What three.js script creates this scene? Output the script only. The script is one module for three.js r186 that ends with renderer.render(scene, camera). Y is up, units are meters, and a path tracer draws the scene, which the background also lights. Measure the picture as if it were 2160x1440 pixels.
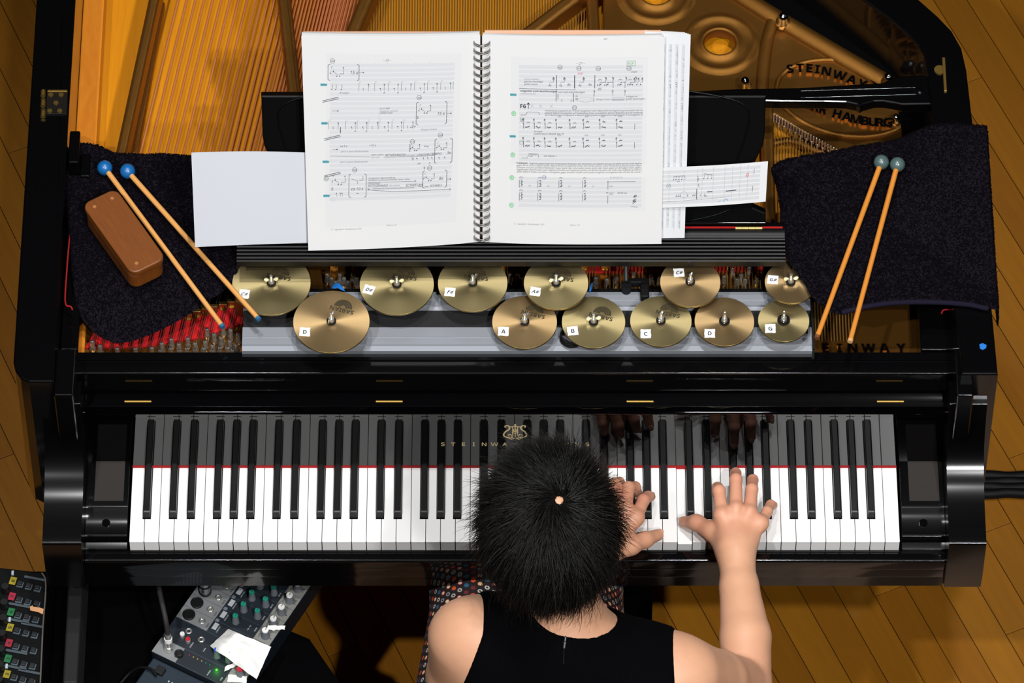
import * as THREE from 'three';
import { RoundedBoxGeometry } from 'three/addons/geometries/RoundedBoxGeometry.js';
import { TextGeometry } from 'three/addons/geometries/TextGeometry.js';
import { FontLoader } from 'three/addons/loaders/FontLoader.js';
import { mergeGeometries, toCreasedNormals } from 'three/addons/utils/BufferGeometryUtils.js';
import { ImprovedNoise } from 'three/addons/math/ImprovedNoise.js';

// ------------------------------------------------------------------ camera, lights, exposure
const scene = new THREE.Scene();
scene.background = new THREE.Color(0x000000);
const PITCH = THREE.MathUtils.degToRad(35.5), FOCAL = 11630;          // angle from straight down, focal length in pixels
const CAM = new THREE.Vector3(-0.005, 8.02, 4.949);
const camera = new THREE.PerspectiveCamera(2 * Math.atan(720 / FOCAL) * 180 / Math.PI, 1.5, 0.1, 60);
camera.position.copy(CAM);
camera.up.set(0, Math.sin(PITCH), -Math.cos(PITCH));
camera.lookAt(CAM.x, CAM.y - Math.cos(PITCH), CAM.z - Math.sin(PITCH));
scene.add(camera);
const renderer = new THREE.WebGLRenderer({ antialias: true });
renderer.toneMapping = THREE.LinearToneMapping;
renderer.toneMappingExposure = 0.9;
renderer.shadowMap.enabled = true;

const LAMPS = [   // position, aim, candela, colour, size
  { at: [1.75, 8.6, 6.7], aim: [0.0, 0.95, -0.15], cd: 125, ang: 0.195, color: 0xffffff, r: 0.10, what: 'black stage spotlight high in front of the piano, nearest the front wall' },
  { at: [2.15, 8.4, 4.7], aim: [0.0, 0.95, -0.15], cd: 125, ang: 0.195, color: 0xffffff, r: 0.10, what: 'black stage spotlight high on the right above the keyboard end' },
  { at: [-2.6, 8.5, 3.9], aim: [0.0, 0.95, 0.0], cd: 105, color: 0xffffff, r: 0.10, what: 'black stage spotlight high on the left of the piano' },
  { at: [0.7, 10.2, 0.9], aim: [0.05, 0.8, 0.05], cd: 95, color: 0xffffff, r: 0.14, what: 'black stage spotlight hanging straight above the keyboard' },
  { at: [-0.9, 10.2, -0.5], aim: [0.0, 0.8, -0.1], cd: 58, color: 0xffffff, r: 0.14, what: 'black stage spotlight hanging above the open strings' },
];

// ------------------------------------------------------------------ helpers
const V = (x, y, z) => new THREE.Vector3(x, y, z);
function rand(seed) { let a = seed >>> 0; return () => { a = (a + 0x6D2B79F5) | 0; let t = Math.imul(a ^ (a >>> 15), 1 | a); t = (t + Math.imul(t ^ (t >>> 7), 61 | t)) ^ t; return ((t ^ (t >>> 14)) >>> 0) / 4294967296; }; }
const noise3 = new ImprovedNoise(), N3 = (x, y, z) => noise3.noise(x, y, z);
// a measured sight line met with a level plane at height h (metres): the real place of a thing at that height
function at(px, py, h) {
  const u = (px - 1080) / FOCAL, v = (720 - py) / FOCAL, s = Math.sin(PITCH), c = Math.cos(PITCH);
  const dy = -c + v * s, dz = -s - v * c, t = (h - CAM.y) / dy;
  return V(CAM.x + t * u, h, CAM.z + t * dz);
}
const xz = (px, py, h) => { const p = at(px, py, h); return [p.x, p.z]; };
const taken = {};
function numbered(n) { const k = taken[n] = (taken[n] ?? -1) + 1; return k ? n + '_' + String(k).padStart(3, '0') : n; }
function mesh(name, geo, mat, parent) { const m = new THREE.Mesh(geo, mat); m.name = name; m.castShadow = m.receiveShadow = true; parent.add(m); return m; }
function thing(name, label, category, pos = [0, 0, 0], group) {
  const o = new THREE.Group(); o.name = numbered(name); o.position.set(...pos); o.userData = { label, category }; if (group) o.userData.group = group; scene.add(o); return o;
}
function single(name, geo, mat, label, category, group) { const m = mesh(numbered(name), geo, mat, scene); m.userData = { label, category }; if (group) m.userData.group = group; return m; }
function struct(name, geo, mat) { const m = mesh(name, geo, mat, scene); m.userData.kind = 'structure'; return m; }
const flat = g => { const r = g.index ? g.toNonIndexed() : g; for (const k of Object.keys(r.attributes)) if (!['position', 'normal', 'uv'].includes(k)) r.deleteAttribute(k); r.morphAttributes = {}; return r; };
const merge = list => mergeGeometries(list.map(flat));
function bx(x0, x1, y0, y1, z0, z1, r = 0) {
  const w = x1 - x0, h = y1 - y0, d = z1 - z0;
  const g = r ? new RoundedBoxGeometry(w, h, d, 2, Math.min(r, w / 2.05, h / 2.05, d / 2.05)) : new THREE.BoxGeometry(w, h, d);
  return g.translate((x0 + x1) / 2, (y0 + y1) / 2, (z0 + z1) / 2);
}
function prism(pts, y0, y1, bevel = 0, holes = []) {          // plan outline (x, z) pulled up from y0 to y1
  const s = new THREE.Shape(pts.map(p => new THREE.Vector2(p[0], -p[1])));
  for (const h of holes) s.holes.push(new THREE.Path(h.map(p => new THREE.Vector2(p[0], -p[1]))));
  const g = new THREE.ExtrudeGeometry(s, { depth: y1 - y0 - 2 * bevel, bevelEnabled: bevel > 0, bevelSize: bevel, bevelOffset: -bevel, bevelThickness: bevel, bevelSegments: 2, curveSegments: 12 });
  return g.rotateX(-Math.PI / 2).translate(0, y0 + bevel, 0);
}
function fillet(pts) { // corners given with a radius are rounded
  const n = pts.length, out = [];
  pts.forEach((p, i) => { if (!p[2]) { out.push(p); return; } const a = pts[(i + n - 1) % n], b = pts[(i + 1) % n], u = [a[0] - p[0], a[1] - p[1]], v = [b[0] - p[0], b[1] - p[1]], lu = Math.hypot(...u), lv = Math.hypot(...v); for (let k = 0; k <= 6; k++) { const t = k / 6, w0 = (1 - t) ** 2, w2 = t * t, r = p[2]; out.push([p[0] + w0 * u[0] / lu * r + w2 * v[0] / lv * r, p[1] + w0 * u[1] / lu * r + w2 * v[1] / lv * r]); } });
  return out;
}
function profileX(pts0, x0, x1) { const pts = fillet(pts0);                               // section (z, y) pulled along x, soft where the outline bends gently
  const n = pts.length, pos = [], nor = [], uv = []; let area = 0; for (let i = 0; i < n; i++) { const a = pts[i], b = pts[(i + 1) % n]; area += a[0] * b[1] - b[0] * a[1]; }
  const P = area > 0 ? pts : [...pts].reverse(), en = P.map((a, i) => { const b = P[(i + 1) % n], l = Math.hypot(b[0] - a[0], b[1] - a[1]); return [(b[1] - a[1]) / l, -(b[0] - a[0]) / l]; });
  const soft = (e, f) => { const d = e[0] * f[0] + e[1] * f[1]; if (d < 0.8) return e; const l = Math.hypot(e[0] + f[0], e[1] + f[1]); return [(e[0] + f[0]) / l, (e[1] + f[1]) / l]; };
  let run = 0;
  for (let i = 0; i < n; i++) {
    const a = P[i], b = P[(i + 1) % n], e = en[i], na = soft(e, en[(i + n - 1) % n]), nb = soft(e, en[(i + 1) % n]), l = Math.hypot(b[0] - a[0], b[1] - a[1]);
    const v = [[x0, a, na, run], [x1, a, na, run], [x1, b, nb, run + l], [x0, b, nb, run + l]]; run += l;
    for (const k of [0, 1, 2, 0, 2, 3]) { const [x, p, q, t] = v[k]; pos.push(x, p[1], p[0]); nor.push(0, q[1], q[0]); uv.push(x, t); }
  }
  const s = new THREE.Shape(P.map(p => new THREE.Vector2(-p[0], p[1]))), ends = [];
  for (const x of [x0, x1]) { const g = new THREE.ShapeGeometry(s).rotateY(Math.PI / 2); if (x === x0) { const k = g.index.array; for (let i = 0; i < k.length; i += 3) { const t = k[i]; k[i] = k[i + 1]; k[i + 1] = t; } const m = g.attributes.normal; for (let i = 0; i < m.count; i++) m.setX(i, -m.getX(i)); } ends.push(g.translate(x, 0, 0)); }
  const g = new THREE.BufferGeometry(); g.setAttribute('position', new THREE.Float32BufferAttribute(pos, 3)); g.setAttribute('normal', new THREE.Float32BufferAttribute(nor, 3)); g.setAttribute('uv', new THREE.Float32BufferAttribute(uv, 2));
  return merge([g, ...ends]);
}
function tube(pts, r, n = 8, seg = 0, closed = false) {
  const c = pts.length > 2 ? new THREE.CatmullRomCurve3(pts, closed) : new THREE.LineCurve3(pts[0], pts[1]);
  return new THREE.TubeGeometry(c, seg || (pts.length > 2 ? pts.length * 6 : 1), r, n, closed);
}
function rod(a, b, r0, r1 = r0, n = 12) {
  const d = b.clone().sub(a), g = new THREE.CylinderGeometry(r1, r0, d.length(), n);
  g.applyQuaternion(new THREE.Quaternion().setFromUnitVectors(V(0, 1, 0), d.clone().normalize()));
  const m = a.clone().add(b).multiplyScalar(0.5); return g.translate(m.x, m.y, m.z);
}
const ring2 = (cx, cz, rx, rz = rx, n = 32, a0 = 0) => Array.from({ length: n }, (_, i) => [cx + rx * Math.cos(a0 + i / n * 2 * Math.PI), cz + rz * Math.sin(a0 + i / n * 2 * Math.PI)]);

// ------------------------------------------------------------------ textures and materials
function dataTex(w, h, fn, srgb = false) {
  const d = new Uint8Array(w * h * 4);
  for (let y = 0; y < h; y++) for (let x = 0; x < w; x++) { const c = fn(x, y), i = (y * w + x) * 4; d[i] = c[0]; d[i + 1] = c[1]; d[i + 2] = c[2]; d[i + 3] = 255; }
  const t = new THREE.DataTexture(d, w, h); t.wrapS = t.wrapT = THREE.RepeatWrapping; t.magFilter = THREE.LinearFilter; t.minFilter = THREE.LinearMipmapLinearFilter; t.generateMipmaps = true;
  if (srgb) t.colorSpace = THREE.SRGBColorSpace; t.needsUpdate = true; return t;
}
function canvasTex(w, h, draw) {
  const c = document.createElement('canvas'); c.width = w; c.height = h; const x = c.getContext('2d'); draw(x, w, h);
  const t = new THREE.CanvasTexture(c); t.colorSpace = THREE.SRGBColorSpace; t.anisotropy = 8; return t;
}
const tile = (x, n, f, y, m, g, z) => N3((x / n) * f, (y / m) * g, z);
function woodTex(seed, a, b, fx = 40, fy = 3) {                 // grain runs along v
  return dataTex(256, 512, (x, y) => {
    const w = N3(x / 256 * 4, y / 512 * 2, seed) * 0.6, g = 0.5 + 0.5 * N3(x / 256 * fx + w * 5, y / 512 * fy, seed + 3), f = 0.5 + 0.5 * N3(x / 256 * fx * 3, y / 512 * fy * 6, seed + 7);
    const t = 0.65 * g + 0.35 * f; return a.map((v, i) => v + (b[i] - v) * t);
  }, true);
}
const speck = dataTex(256, 256, (() => { const r = rand(5); return () => { const v = 255 * r(); return [v, v, v]; }; })());
const rough1 = dataTex(256, 256, (x, y) => { const v = 128 + 70 * N3(x / 9, y / 9, 1.3) + 50 * N3(x / 40, y / 40, 4.1); return [v, v, v]; });
function rep(t, u, v) { const c = t.clone(); c.repeat.set(u, v); c.needsUpdate = true; return c; }
const std = (color, roughness, metalness = 0, extra = {}) => new THREE.MeshStandardMaterial({ color, roughness, metalness, ...extra });
const phy = (o) => new THREE.MeshPhysicalMaterial(o);
const M = {
  lacquer: phy({ color: 0x040405, roughness: 0.4, specularIntensity: 0.1, clearcoat: 0.9, clearcoatRoughness: 0.08 }),
  satin: phy({ color: 0x060607, roughness: 0.4, specularIntensity: 0.25, clearcoat: 0.12, clearcoatRoughness: 0.3 }),
  fallboard: phy({ color: 0x020203, roughness: 0.3, specularIntensity: 0, clearcoat: 1, clearcoatRoughness: 0.015 }),
  blackKey: std(0x0a0a0b, 0.38), whiteKey: phy({ color: 0xf1f0ee, roughness: 0.3, clearcoat: 0.4, clearcoatRoughness: 0.15 }),
  redFelt: std(0xc00a10, 0.95, 0, { bumpMap: rep(speck, 4, 4), bumpScale: 0.0004 }),
  plate: std(0x93642a, 0.36, 0.88, { bumpMap: rep(speck, 8, 8), bumpScale: 0.00012 }),
  soundboard: phy({ map: rep(woodTex(2, [186, 116, 10], [210, 138, 20], 30, 2), 6, 2), roughness: 0.35, clearcoat: 0.5, clearcoatRoughness: 0.25 }),
  maple: phy({ map: rep(woodTex(9, [196, 108, 22], [222, 140, 38], 20, 3), 3, 3), roughness: 0.4, clearcoat: 0.3 }),
  copper: std(0xd08050, 0.4, 0.35), steelString: std(0xa07c40, 0.4, 0.5),
  chrome: std(0xe6e4e0, 0.22, 0.85), steel: std(0xb9babd, 0.3, 1), brass: std(0xb09250, 0.3, 0.9), dullBrass: std(0x9a7a3c, 0.45, 0.9),
  alu: std(0x9fa3aa, 0.45, 0.5), blackRubber: phy({ color: 0x08080a, roughness: 0.6, specularIntensity: 0.4 }), blackPlastic: std(0x0c0c0d, 0.45),
  paper: std(0xcacaca, 0.9), paperCool: std(0xc2c5cb, 0.88), cover: std(0xd9a98a, 0.7),
  wire: std(0x8f8a84, 0.3, 0.9), goldPrint: std(0xdcc48c, 0.4, 0.2), ink: std(0x1f1a10, 0.7),
  stick: phy({ map: rep(woodTex(21, [203, 140, 70], [226, 168, 98], 20, 3), 1, 1), roughness: 0.5, clearcoat: 0.2 }),
  stick2: phy({ map: rep(woodTex(23, [196, 118, 36], [216, 142, 56], 20, 3), 1, 1), roughness: 0.5, clearcoat: 0.2 }),
  blueBall: phy({ color: 0x0e5f9e, roughness: 0.4, clearcoat: 0.5, clearcoatRoughness: 0.25 }), greyBall: phy({ color: 0x4b605f, roughness: 0.35, clearcoat: 0.6, clearcoatRoughness: 0.2 }),
  block: phy({ map: rep(woodTex(31, [98, 50, 9], [132, 73, 17], 60, 4), 1, 1), roughness: 0.5, clearcoat: 0.25, clearcoatRoughness: 0.3 }), blockEnd: std(0x7a5430, 0.7),
  blueTape: std(0x0e6fc4, 0.7), label: std(0xf2f2f2, 0.85), whiteTape: std(0xe9e8e4, 0.85),
  towel: phy({ color: 0x1e1a22, roughness: 1, specularIntensity: 0.05, sheen: 0.25, sheenColor: new THREE.Color(0x14121c), sheenRoughness: 0.8, bumpMap: rep(speck, 1, 1), bumpScale: 0.003 }),
  hem: phy({ color: 0x1b1826, roughness: 1, specularIntensity: 0.1 }), floorBase: std(0x4a2f10, 0.6),
  skin: phy({ color: 0xffffff, vertexColors: true, roughness: 0.5, sheen: 0.15, sheenColor: new THREE.Color(0xffc8a8) }),
  hair: phy({ color: 0xffffff, vertexColors: true, roughness: 0.36, specularIntensity: 0.6 }), scalp: phy({ color: 0x050404, roughness: 0.8, specularIntensity: 0.2 }),
  cloth: phy({ color: 0x08080a, roughness: 1, specularIntensity: 0.05, bumpMap: rep(speck, 3, 3), bumpScale: 0.0006 }),
  bench: std(0x0a0a0b, 0.6), drape: phy({ color: 0x040405, roughness: 1, specularIntensity: 0.05 }),
  pin: std(0xe8e4dc, 0.2, 0.9), nutChrome: std(0xe8e8e8, 0.07, 1), legSkin: phy({ color: 0xcf9878, roughness: 0.5 }),
  arm: phy({ color: 0x040405, roughness: 0.4, specularIntensity: 0.05, clearcoat: 0.8, clearcoatRoughness: 0.15 }),
  wall: std(0x1a120c, 0.9), nail: phy({ color: 0xdca48c, roughness: 0.3 }),
};
// crotale metal: lathe-turned, so the highlight stretches across the concentric grooves
const crotaleMat = c => phy({ color: c, metalness: 0.88, roughness: 0.4, anisotropy: 0.82, anisotropyRotation: 0, roughnessMap: null });
M.crotale = crotaleMat(0xb3a273); M.crotaleTan = crotaleMat(0xba9c6e); M.crotaleEdge = std(0x8a7748, 0.35, 0.9);
const fontS = await new FontLoader().loadAsync('fonts/droid/droid_serif_bold.typeface.json');
const fontB = await new FontLoader().loadAsync('fonts/droid/droid_sans_bold.typeface.json');
const fontR = await new FontLoader().loadAsync('fonts/droid/droid_sans_regular.typeface.json');
function letters(txt, font, size, depth) { const g = new TextGeometry(txt, { font, size, depth, curveSegments: 4, bevelEnabled: false }); g.computeBoundingBox(); const b = g.boundingBox; return g.translate(-(b.min.x + b.max.x) / 2, 0, 0); }

// ------------------------------------------------------------------ hall shell
struct('floor', bx(-7.2, 7.2, -0.3, -0.004, -8.2, 9.2), M.floorBase);
const floorMesh = scene.getObjectByName('floor');
struct('ceiling', bx(-7.2, 7.2, 10.6, 10.8, -8.2, 9.2), M.wall);
struct('wall_left', bx(-7.2, -7.0, -0.004, 10.6, -8.2, 9.2), M.wall);
struct('wall_right', bx(7.0, 7.2, -0.004, 10.6, -8.2, 9.2), M.wall);
struct('wall_back', bx(-7.0, 7.0, -0.004, 10.6, -8.2, -8.0), M.wall);
struct('wall_front', bx(-7.0, 7.0, -0.004, 10.6, 9.0, 9.2), M.wall);
{ // strip boards laid aslant under the piano
  const r = rand(11), W = 0.057, ang = Math.atan2(0.406, 0.914), tones = [];
  for (let k = 0; k < 6; k++) {
    const a = [[158, 100, 16], [153, 96, 14], [163, 105, 18], [148, 92, 13], [160, 102, 17], [156, 100, 17]][k];
    tones.push(phy({ map: rep(woodTex(40 + k, a, a.map(v => v * 0.86), 14, 2), 1, 1), roughness: 0.42, clearcoat: 0.35, clearcoatRoughness: 0.3 }));
  }
  const lens = [0.62, 0.8, 1.0, 1.25], geos = lens.map(l => { const g = new RoundedBoxGeometry(W - 0.0012, 0.004, l - 0.0012, 1, 0.0007); const p = g.attributes.position, uv = g.attributes.uv; for (let i = 0; i < p.count; i++) uv.setXY(i, p.getX(i) / 0.2, p.getZ(i) / 0.8); return g; });
  const c = Math.cos(ang), s = Math.sin(ang);
  for (let i = -26; i <= 26; i++) {
    let z = -1.75 - r() * 0.8;
    while (z < 1.35) {
      const k = Math.floor(r() * 4), l = lens[k], u = i * W + 0.02, v = z + l / 2; z += l;
      const x = u * c + v * s, zz = -u * s + v * c - 0.25;
      if (Math.abs(x) > 1.45 || zz < -2.1 || zz > 1.0) continue;
      const b = mesh('floor_board', geos[k], tones[Math.floor(r() * 6)], floorMesh); b.position.set(x, -0.002, zz); b.rotation.y = ang;
    }
  }
}
// stage spotlights on the hall's bars, out of the picture
LAMPS.forEach((L, i) => {
  const p = V(...L.at), aim = V(...L.aim), d = aim.clone().sub(p).normalize();
  const o = thing('stage_spotlight', L.what, 'spotlight', L.at);
  const q = new THREE.Quaternion().setFromUnitVectors(V(0, -1, 0), d);
  const can = new THREE.LatheGeometry([[0.001, 0.34], [0.06, 0.34], [0.1, 0.28], [0.12, 0.05], [0.135, -0.02], [0.125, -0.02], [0.112, 0.02], [0.001, 0.02]].map(a => new THREE.Vector2(...a)), 24); can.applyQuaternion(q);
  mesh('housing', can, M.blackPlastic, o);
  const lens = new THREE.CylinderGeometry(0.1, 0.1, 0.006, 24).translate(0, 0.005, 0); lens.applyQuaternion(q);
  mesh('lamp_lens', lens, std(0xffffff, 0.5, 0, { emissive: L.color, emissiveIntensity: 4 }), o);
  mesh('bracket', rod(V(0, 0.1, 0), V(0, 10.6 - L.at[1], 0), 0.012), M.blackPlastic, o);
  const sp = new THREE.SpotLight(L.color, L.cd, 0, L.ang ?? 0.22, 0.7, 2);
  sp.position.copy(p.clone().addScaledVector(d, 0.06)); sp.target.position.copy(aim); sp.castShadow = true; sp.shadow.radius = L.r / 0.02; sp.shadow.mapSize.set(2048, 2048); sp.shadow.bias = -0.0004;
  scene.add(sp, sp.target);
});

// ------------------------------------------------------------------ grand piano
const piano = thing('grand_piano', 'black concert grand piano with its lid taken off, seen from above', 'piano');
{
  const outer = [[-0.7566, 0.0187], [-0.77, 0.011], [-0.779, -0.003], [-0.783, -0.02], [-0.783, -2.1], [-0.755, -2.26], [-0.67, -2.38], [-0.53, -2.45], [-0.38, -2.45], [-0.22, -2.37], [-0.1, -2.2], [-0.02, -1.98], [0.05, -1.72], [0.14, -1.45], [0.26, -1.2], [0.4, -1.0], [0.54, -0.86], [0.62, -0.785], [0.662, -0.744], [0.6905, -0.71], [0.7115, -0.68], [0.7255, -0.645], [0.7315, -0.60], [0.7345, -0.53], [0.738, -0.45], [0.745, -0.25], [0.7518, 0.0043]];
  const innerOf = (d) => { // outline shifted inwards
    const r = []; for (let i = 3; i < outer.length - 1; i++) { const a = outer[i - 1], b = outer[i + 1], tx = b[0] - a[0], tz = b[1] - a[1], l = Math.hypot(tx, tz); r.push([outer[i][0] - tz / l * d, outer[i][1] + tx / l * d]); } return r;
  };
  const inn = innerOf(0.064);
  const rimPts = [...outer, [0.695, 0.0043], [0.695, -0.03], ...[...inn].reverse(), [-0.7186, -0.03], [-0.7186, 0.0187]];
  mesh('rim', prism(rimPts, 0.66, 1.0, 0.003), M.lacquer, piano);
  const inA = innerOf(0.0642);
  const iB = innerOf(0.1), cut = 14;                                   // maple on the bass side and tail, black lacquer on the treble side
  mesh('inner_rim', prism([[-0.7186, -0.1], ...inA.slice(1, cut + 1), ...[...iB].slice(1, cut + 1).reverse(), [-0.685, -0.1]], 0.70, 0.872, 0.001), M.maple, piano);
  mesh('inner_rim', prism([...inA.slice(cut), [0.68, -0.1], [0.645, -0.1], ...[...iB].slice(cut).reverse()], 0.70, 0.872, 0.001), M.lacquer, piano);
  const sb = innerOf(0.09); mesh('soundboard', prism([[-0.69, -0.32], ...sb.slice(1), [0.65, -0.32]], 0.815, 0.828), M.soundboard, piano);
  // dark lacquered ledge between the treble flange and the curved side
  mesh('treble_ledge', prism([[1540, -40], [1597, 2], [1747, 92], [1902, 180], [1936, 214], [1938, 340], [2000, 340], [2005, 170], [1985, 110], [1940, 50], [1850, -20], [1700, -110]].map(p => xz(p[0], p[1], 0.874)), 0.84, 0.874), M.lacquer, piano);
}
const key0 = -0.611, KW = 1.22 / 52;
for (const s of [-1, 1]) {   // arms, cheeks, key blocks
  const x0 = s < 0 ? -0.7423 : 0.681, x1 = s < 0 ? -0.6813 : 0.7395;
  mesh('arm', profileX([[-0.03, 0.66], [-0.03, 0.932], [0.014, 0.932, 0.003], [0.018, 0.905], [0.024, 0.878], [0.034, 0.852], [0.048, 0.832], [0.066, 0.817], [0.088, 0.807], [0.115, 0.801], [0.150, 0.797], [0.172, 0.7945], [0.184, 0.793, 0.004], [0.184, 0.70], [0.178, 0.66]], x0, x1), M.arm, piano);
  mesh('cheek', bx(s < 0 ? -0.7186 : 0.688, s < 0 ? -0.688 : 0.714, 0.86, 0.985, -0.055, 0.034, 0.003), M.lacquer, piano);
  const b0 = s < 0 ? -0.681 : 0.6125, b1 = s < 0 ? -0.6145 : 0.6805;
  const kb = mesh('key_block', profileX([[-0.006, 0.70], [-0.006, 0.753], [0.084, 0.753], [0.09, 0.751], [0.098, 0.745], [0.1375, 0.743, 0.005], [0.1385, 0.728], [0.150, 0.725, 0.002], [0.150, 0.70]], b0, b1), M.lacquer, piano);
  mesh('dusty_pad', bx(b0 + 0.013, b1 - 0.007, 0.7525, 0.7535, 0.0, 0.076, 0.0004), std(0x2e2825, 0.8, 0, { bumpMap: rep(speck, 2, 2), bumpScale: 0.0004 }), kb);
  mesh('screw', new THREE.CylinderGeometry(0.0065, 0.0065, 0.005, 20).translate((b0 + b1) / 2, 0.745, 0.113), M.lacquer, kb);
}
mesh('stretcher', profileX([[-0.05, 0.85], [-0.046, 0.874], [-0.046, 0.93, 0.003], [-0.069, 0.93, 0.0008], [-0.0695, 0.927], [-0.0715, 0.927], [-0.072, 0.93], [-0.087, 0.93], [-0.09, 0.926], [-0.09, 0.80], [-0.05, 0.80]], -0.70, 0.70, 0.001), M.lacquer, piano);
const fb = mesh('fallboard', profileX([[0.0005, 0.742], [-0.005, 0.872], [-0.0025, 0.8735], [-0.0025, 0.884, 0.004], [-0.0225, 0.884, 0.001], [-0.0235, 0.8805], [-0.0445, 0.8805, 0.0015], [-0.0445, 0.742]], -0.6865, 0.6835, 0.0005), M.fallboard, piano);
for (const px of [291, 821, 1350, 1878]) {
  const p = at(px, 845, 0.882); mesh('hinge', rod(V(p.x - 0.021, 0.8815, -0.0265), V(p.x + 0.021, 0.8815, -0.0265), 0.0022), M.dullBrass, fb);
}
{ // gold lettering and lyre emblem inlaid in the leaning face of the fallboard
  const lean = -Math.atan2(0.0055, 0.13), face = y => 0.0005 - 0.0055 * (y - 0.742) / 0.13;
  const put = (g, x, y) => g.rotateX(lean).translate(x, y, face(y) - 0.0001);
  const word = 'STEINWAY & SONS', gs = []; const W = 0.246;
  [...word].forEach((ch, i) => { if (ch !== ' ') gs.push(put(letters(ch, fontR, 0.0085, 0.0004).scale(1.15, 1, 1), -W / 2 + W * (i + 0.5) / word.length, 0.794)); });
  mesh('lettering', merge(gs), M.goldPrint, fb);
  const L = [], path = (pts, r = 0.0011) => tube(pts.map(p => V(p[0], p[1], 0)), r, 6, 24).scale(1, 1, 0.3);
  for (const s of [-1, 1]) {
    L.push(path([[s * 0.0035, 0.004], [s * 0.011, 0.0035], [s * 0.0165, 0.008], [s * 0.0145, 0.016], [s * 0.0085, 0.023], [s * 0.0095, 0.030], [s * 0.0145, 0.030], [s * 0.0140, 0.0265]], 0.0013));
    L.push(path([[s * 0.001, 0.0015], [s * 0.006, 0.0], [s * 0.0095, 0.0025]], 0.0012), path([[s * 0.004, 0.006], [s * 0.0075, 0.011], [s * 0.0105, 0.008], [s * 0.008, 0.006]], 0.0009), path([[s * 0.0035, 0.008], [s * 0.0035, 0.027]], 0.0007));
    L.push(path([[0, 0.013], [s * 0.0042, 0.0155], [s * 0.001, 0.018], [s * 0.0036, 0.0215], [0, 0.0235]], 0.0008));
  }
  L.push(path([[-0.0085, 0.0275], [0, 0.0285], [0.0085, 0.0275]], 0.001), path([[0, 0.004], [0, 0.031]], 0.0007), new THREE.SphereGeometry(0.0017, 10, 8).scale(1, 1, 0.3).translate(0, 0.0322, 0));
  mesh('emblem', put(merge(L).scale(1.1, 1.15, 1), 0, 0.812), M.goldPrint, fb);
}
mesh('key_felt', bx(-0.611, 0.609, 0.728, 0.7405, -0.0055, 0.0008, 0.0005), M.redFelt, piano);
mesh('keyslip', profileX([[0.147, 0.66], [0.147, 0.719, 0.002], [0.168, 0.719, 0.004], [0.168, 0.6945, 0.001], [0.1655, 0.6935], [0.1655, 0.669, 0.001], [0.164, 0.668], [0.164, 0.642], [0.147, 0.642]], -0.6805, 0.6802, 0.001), M.lacquer, piano);
mesh('keybed', bx(-0.742, 0.7395, 0.62, 0.70, -0.40, 0.1465, 0.002), M.satin, piano);
{ // keys: white heads with cut-outs, black keys tapered and sloped at the front
  const names = ['A', 'B', 'C', 'D', 'E', 'F', 'G'], shift = { A: 0.0029, C: -0.0024, D: 0.0024, F: -0.0029, G: 0 }, hasBlack = 'ACDFG';
  const wz = 0.142, cutZ = 0.0985, gapW = 0.0133 / 2, e = 0.00045;
  const blacks = []; for (let i = 0; i < 51; i++) { const n = names[i % 7]; if (hasBlack.includes(n)) blacks[i] = key0 + (i + 1) * KW + shift[n]; }
  const cache = {};
  for (let i = 0; i < 52; i++) {
    const xa = key0 + i * KW, xc = xa + KW / 2, l = blacks[i - 1], r = blacks[i];
    const la = l === undefined ? -KW / 2 + e : l + gapW - xc, ra = r === undefined ? KW / 2 - e : r - gapW - xc;
    const id = la.toFixed(4) + '/' + ra.toFixed(4);
    if (!cache[id]) {
      const pts = [[-KW / 2 + e, wz - 0.001], [-KW / 2 + e + 0.001, wz], [KW / 2 - e - 0.001, wz], [KW / 2 - e, wz - 0.001]];
      if (r !== undefined) pts.push([KW / 2 - e, cutZ], [ra, cutZ]); pts.push([ra, -0.02], [la, -0.02]); if (l !== undefined) pts.push([la, cutZ], [-KW / 2 + e, cutZ]);
      cache[id] = merge([prism(pts, 0.7325, 0.735, 0.0004), bx(-KW / 2 + e + 0.0003, KW / 2 - e - 0.0003, 0.709, 0.7325, 0.1, wz - 0.0016), bx(Math.max(la, -KW / 2), Math.min(ra, KW / 2), 0.715, 0.7325, -0.02, 0.1)]);
    }
    const k = mesh('white_key', cache[id], M.whiteKey, piano); k.position.x = xc;
    if (i === 37) { k.rotation.x = 0.017; k.position.y = -0.0034; k.position.z = -0.0125; }                              // held down by the right thumb
  }
  const bk = (() => {
    const zf = 0.0965, zb = -0.02, w0 = 0.0058, w1 = 0.0047, y0 = 0.716, y1 = 0.7345, y2 = 0.7468, sl = 0.0045;
    const ring = (w, y, z) => [[-w, y, zb], [w, y, zb], [w, y, z], [-w, y, z]];
    const L = [ring(w0, y0, zf), ring(w0, y1, zf), ring(w1 + 0.0003, y2 - 0.0011, zf - sl + 0.0006), ring(w1 - 0.0007, y2, zf - sl - 0.0015)], pos = [];
    const quad = (a, b, c, d) => pos.push(...a, ...b, ...c, ...a, ...c, ...d);
    for (let i = 0; i < 3; i++) for (let j = 0; j < 4; j++) { const n = (j + 1) % 4; quad(L[i][n], L[i][j], L[i + 1][j], L[i + 1][n]); }
    quad(L[3][0], L[3][3], L[3][2], L[3][1]); const g = new THREE.BufferGeometry(); g.setAttribute('position', new THREE.Float32BufferAttribute(pos, 3)); g.computeVertexNormals();
    g.setAttribute('uv', new THREE.Float32BufferAttribute(new Float32Array(pos.length / 3 * 2), 2)); return g;
  })();
  blacks.forEach(x => { if (x !== undefined) mesh('black_key', bk, M.blackKey, piano).position.x = x; });
}
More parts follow.
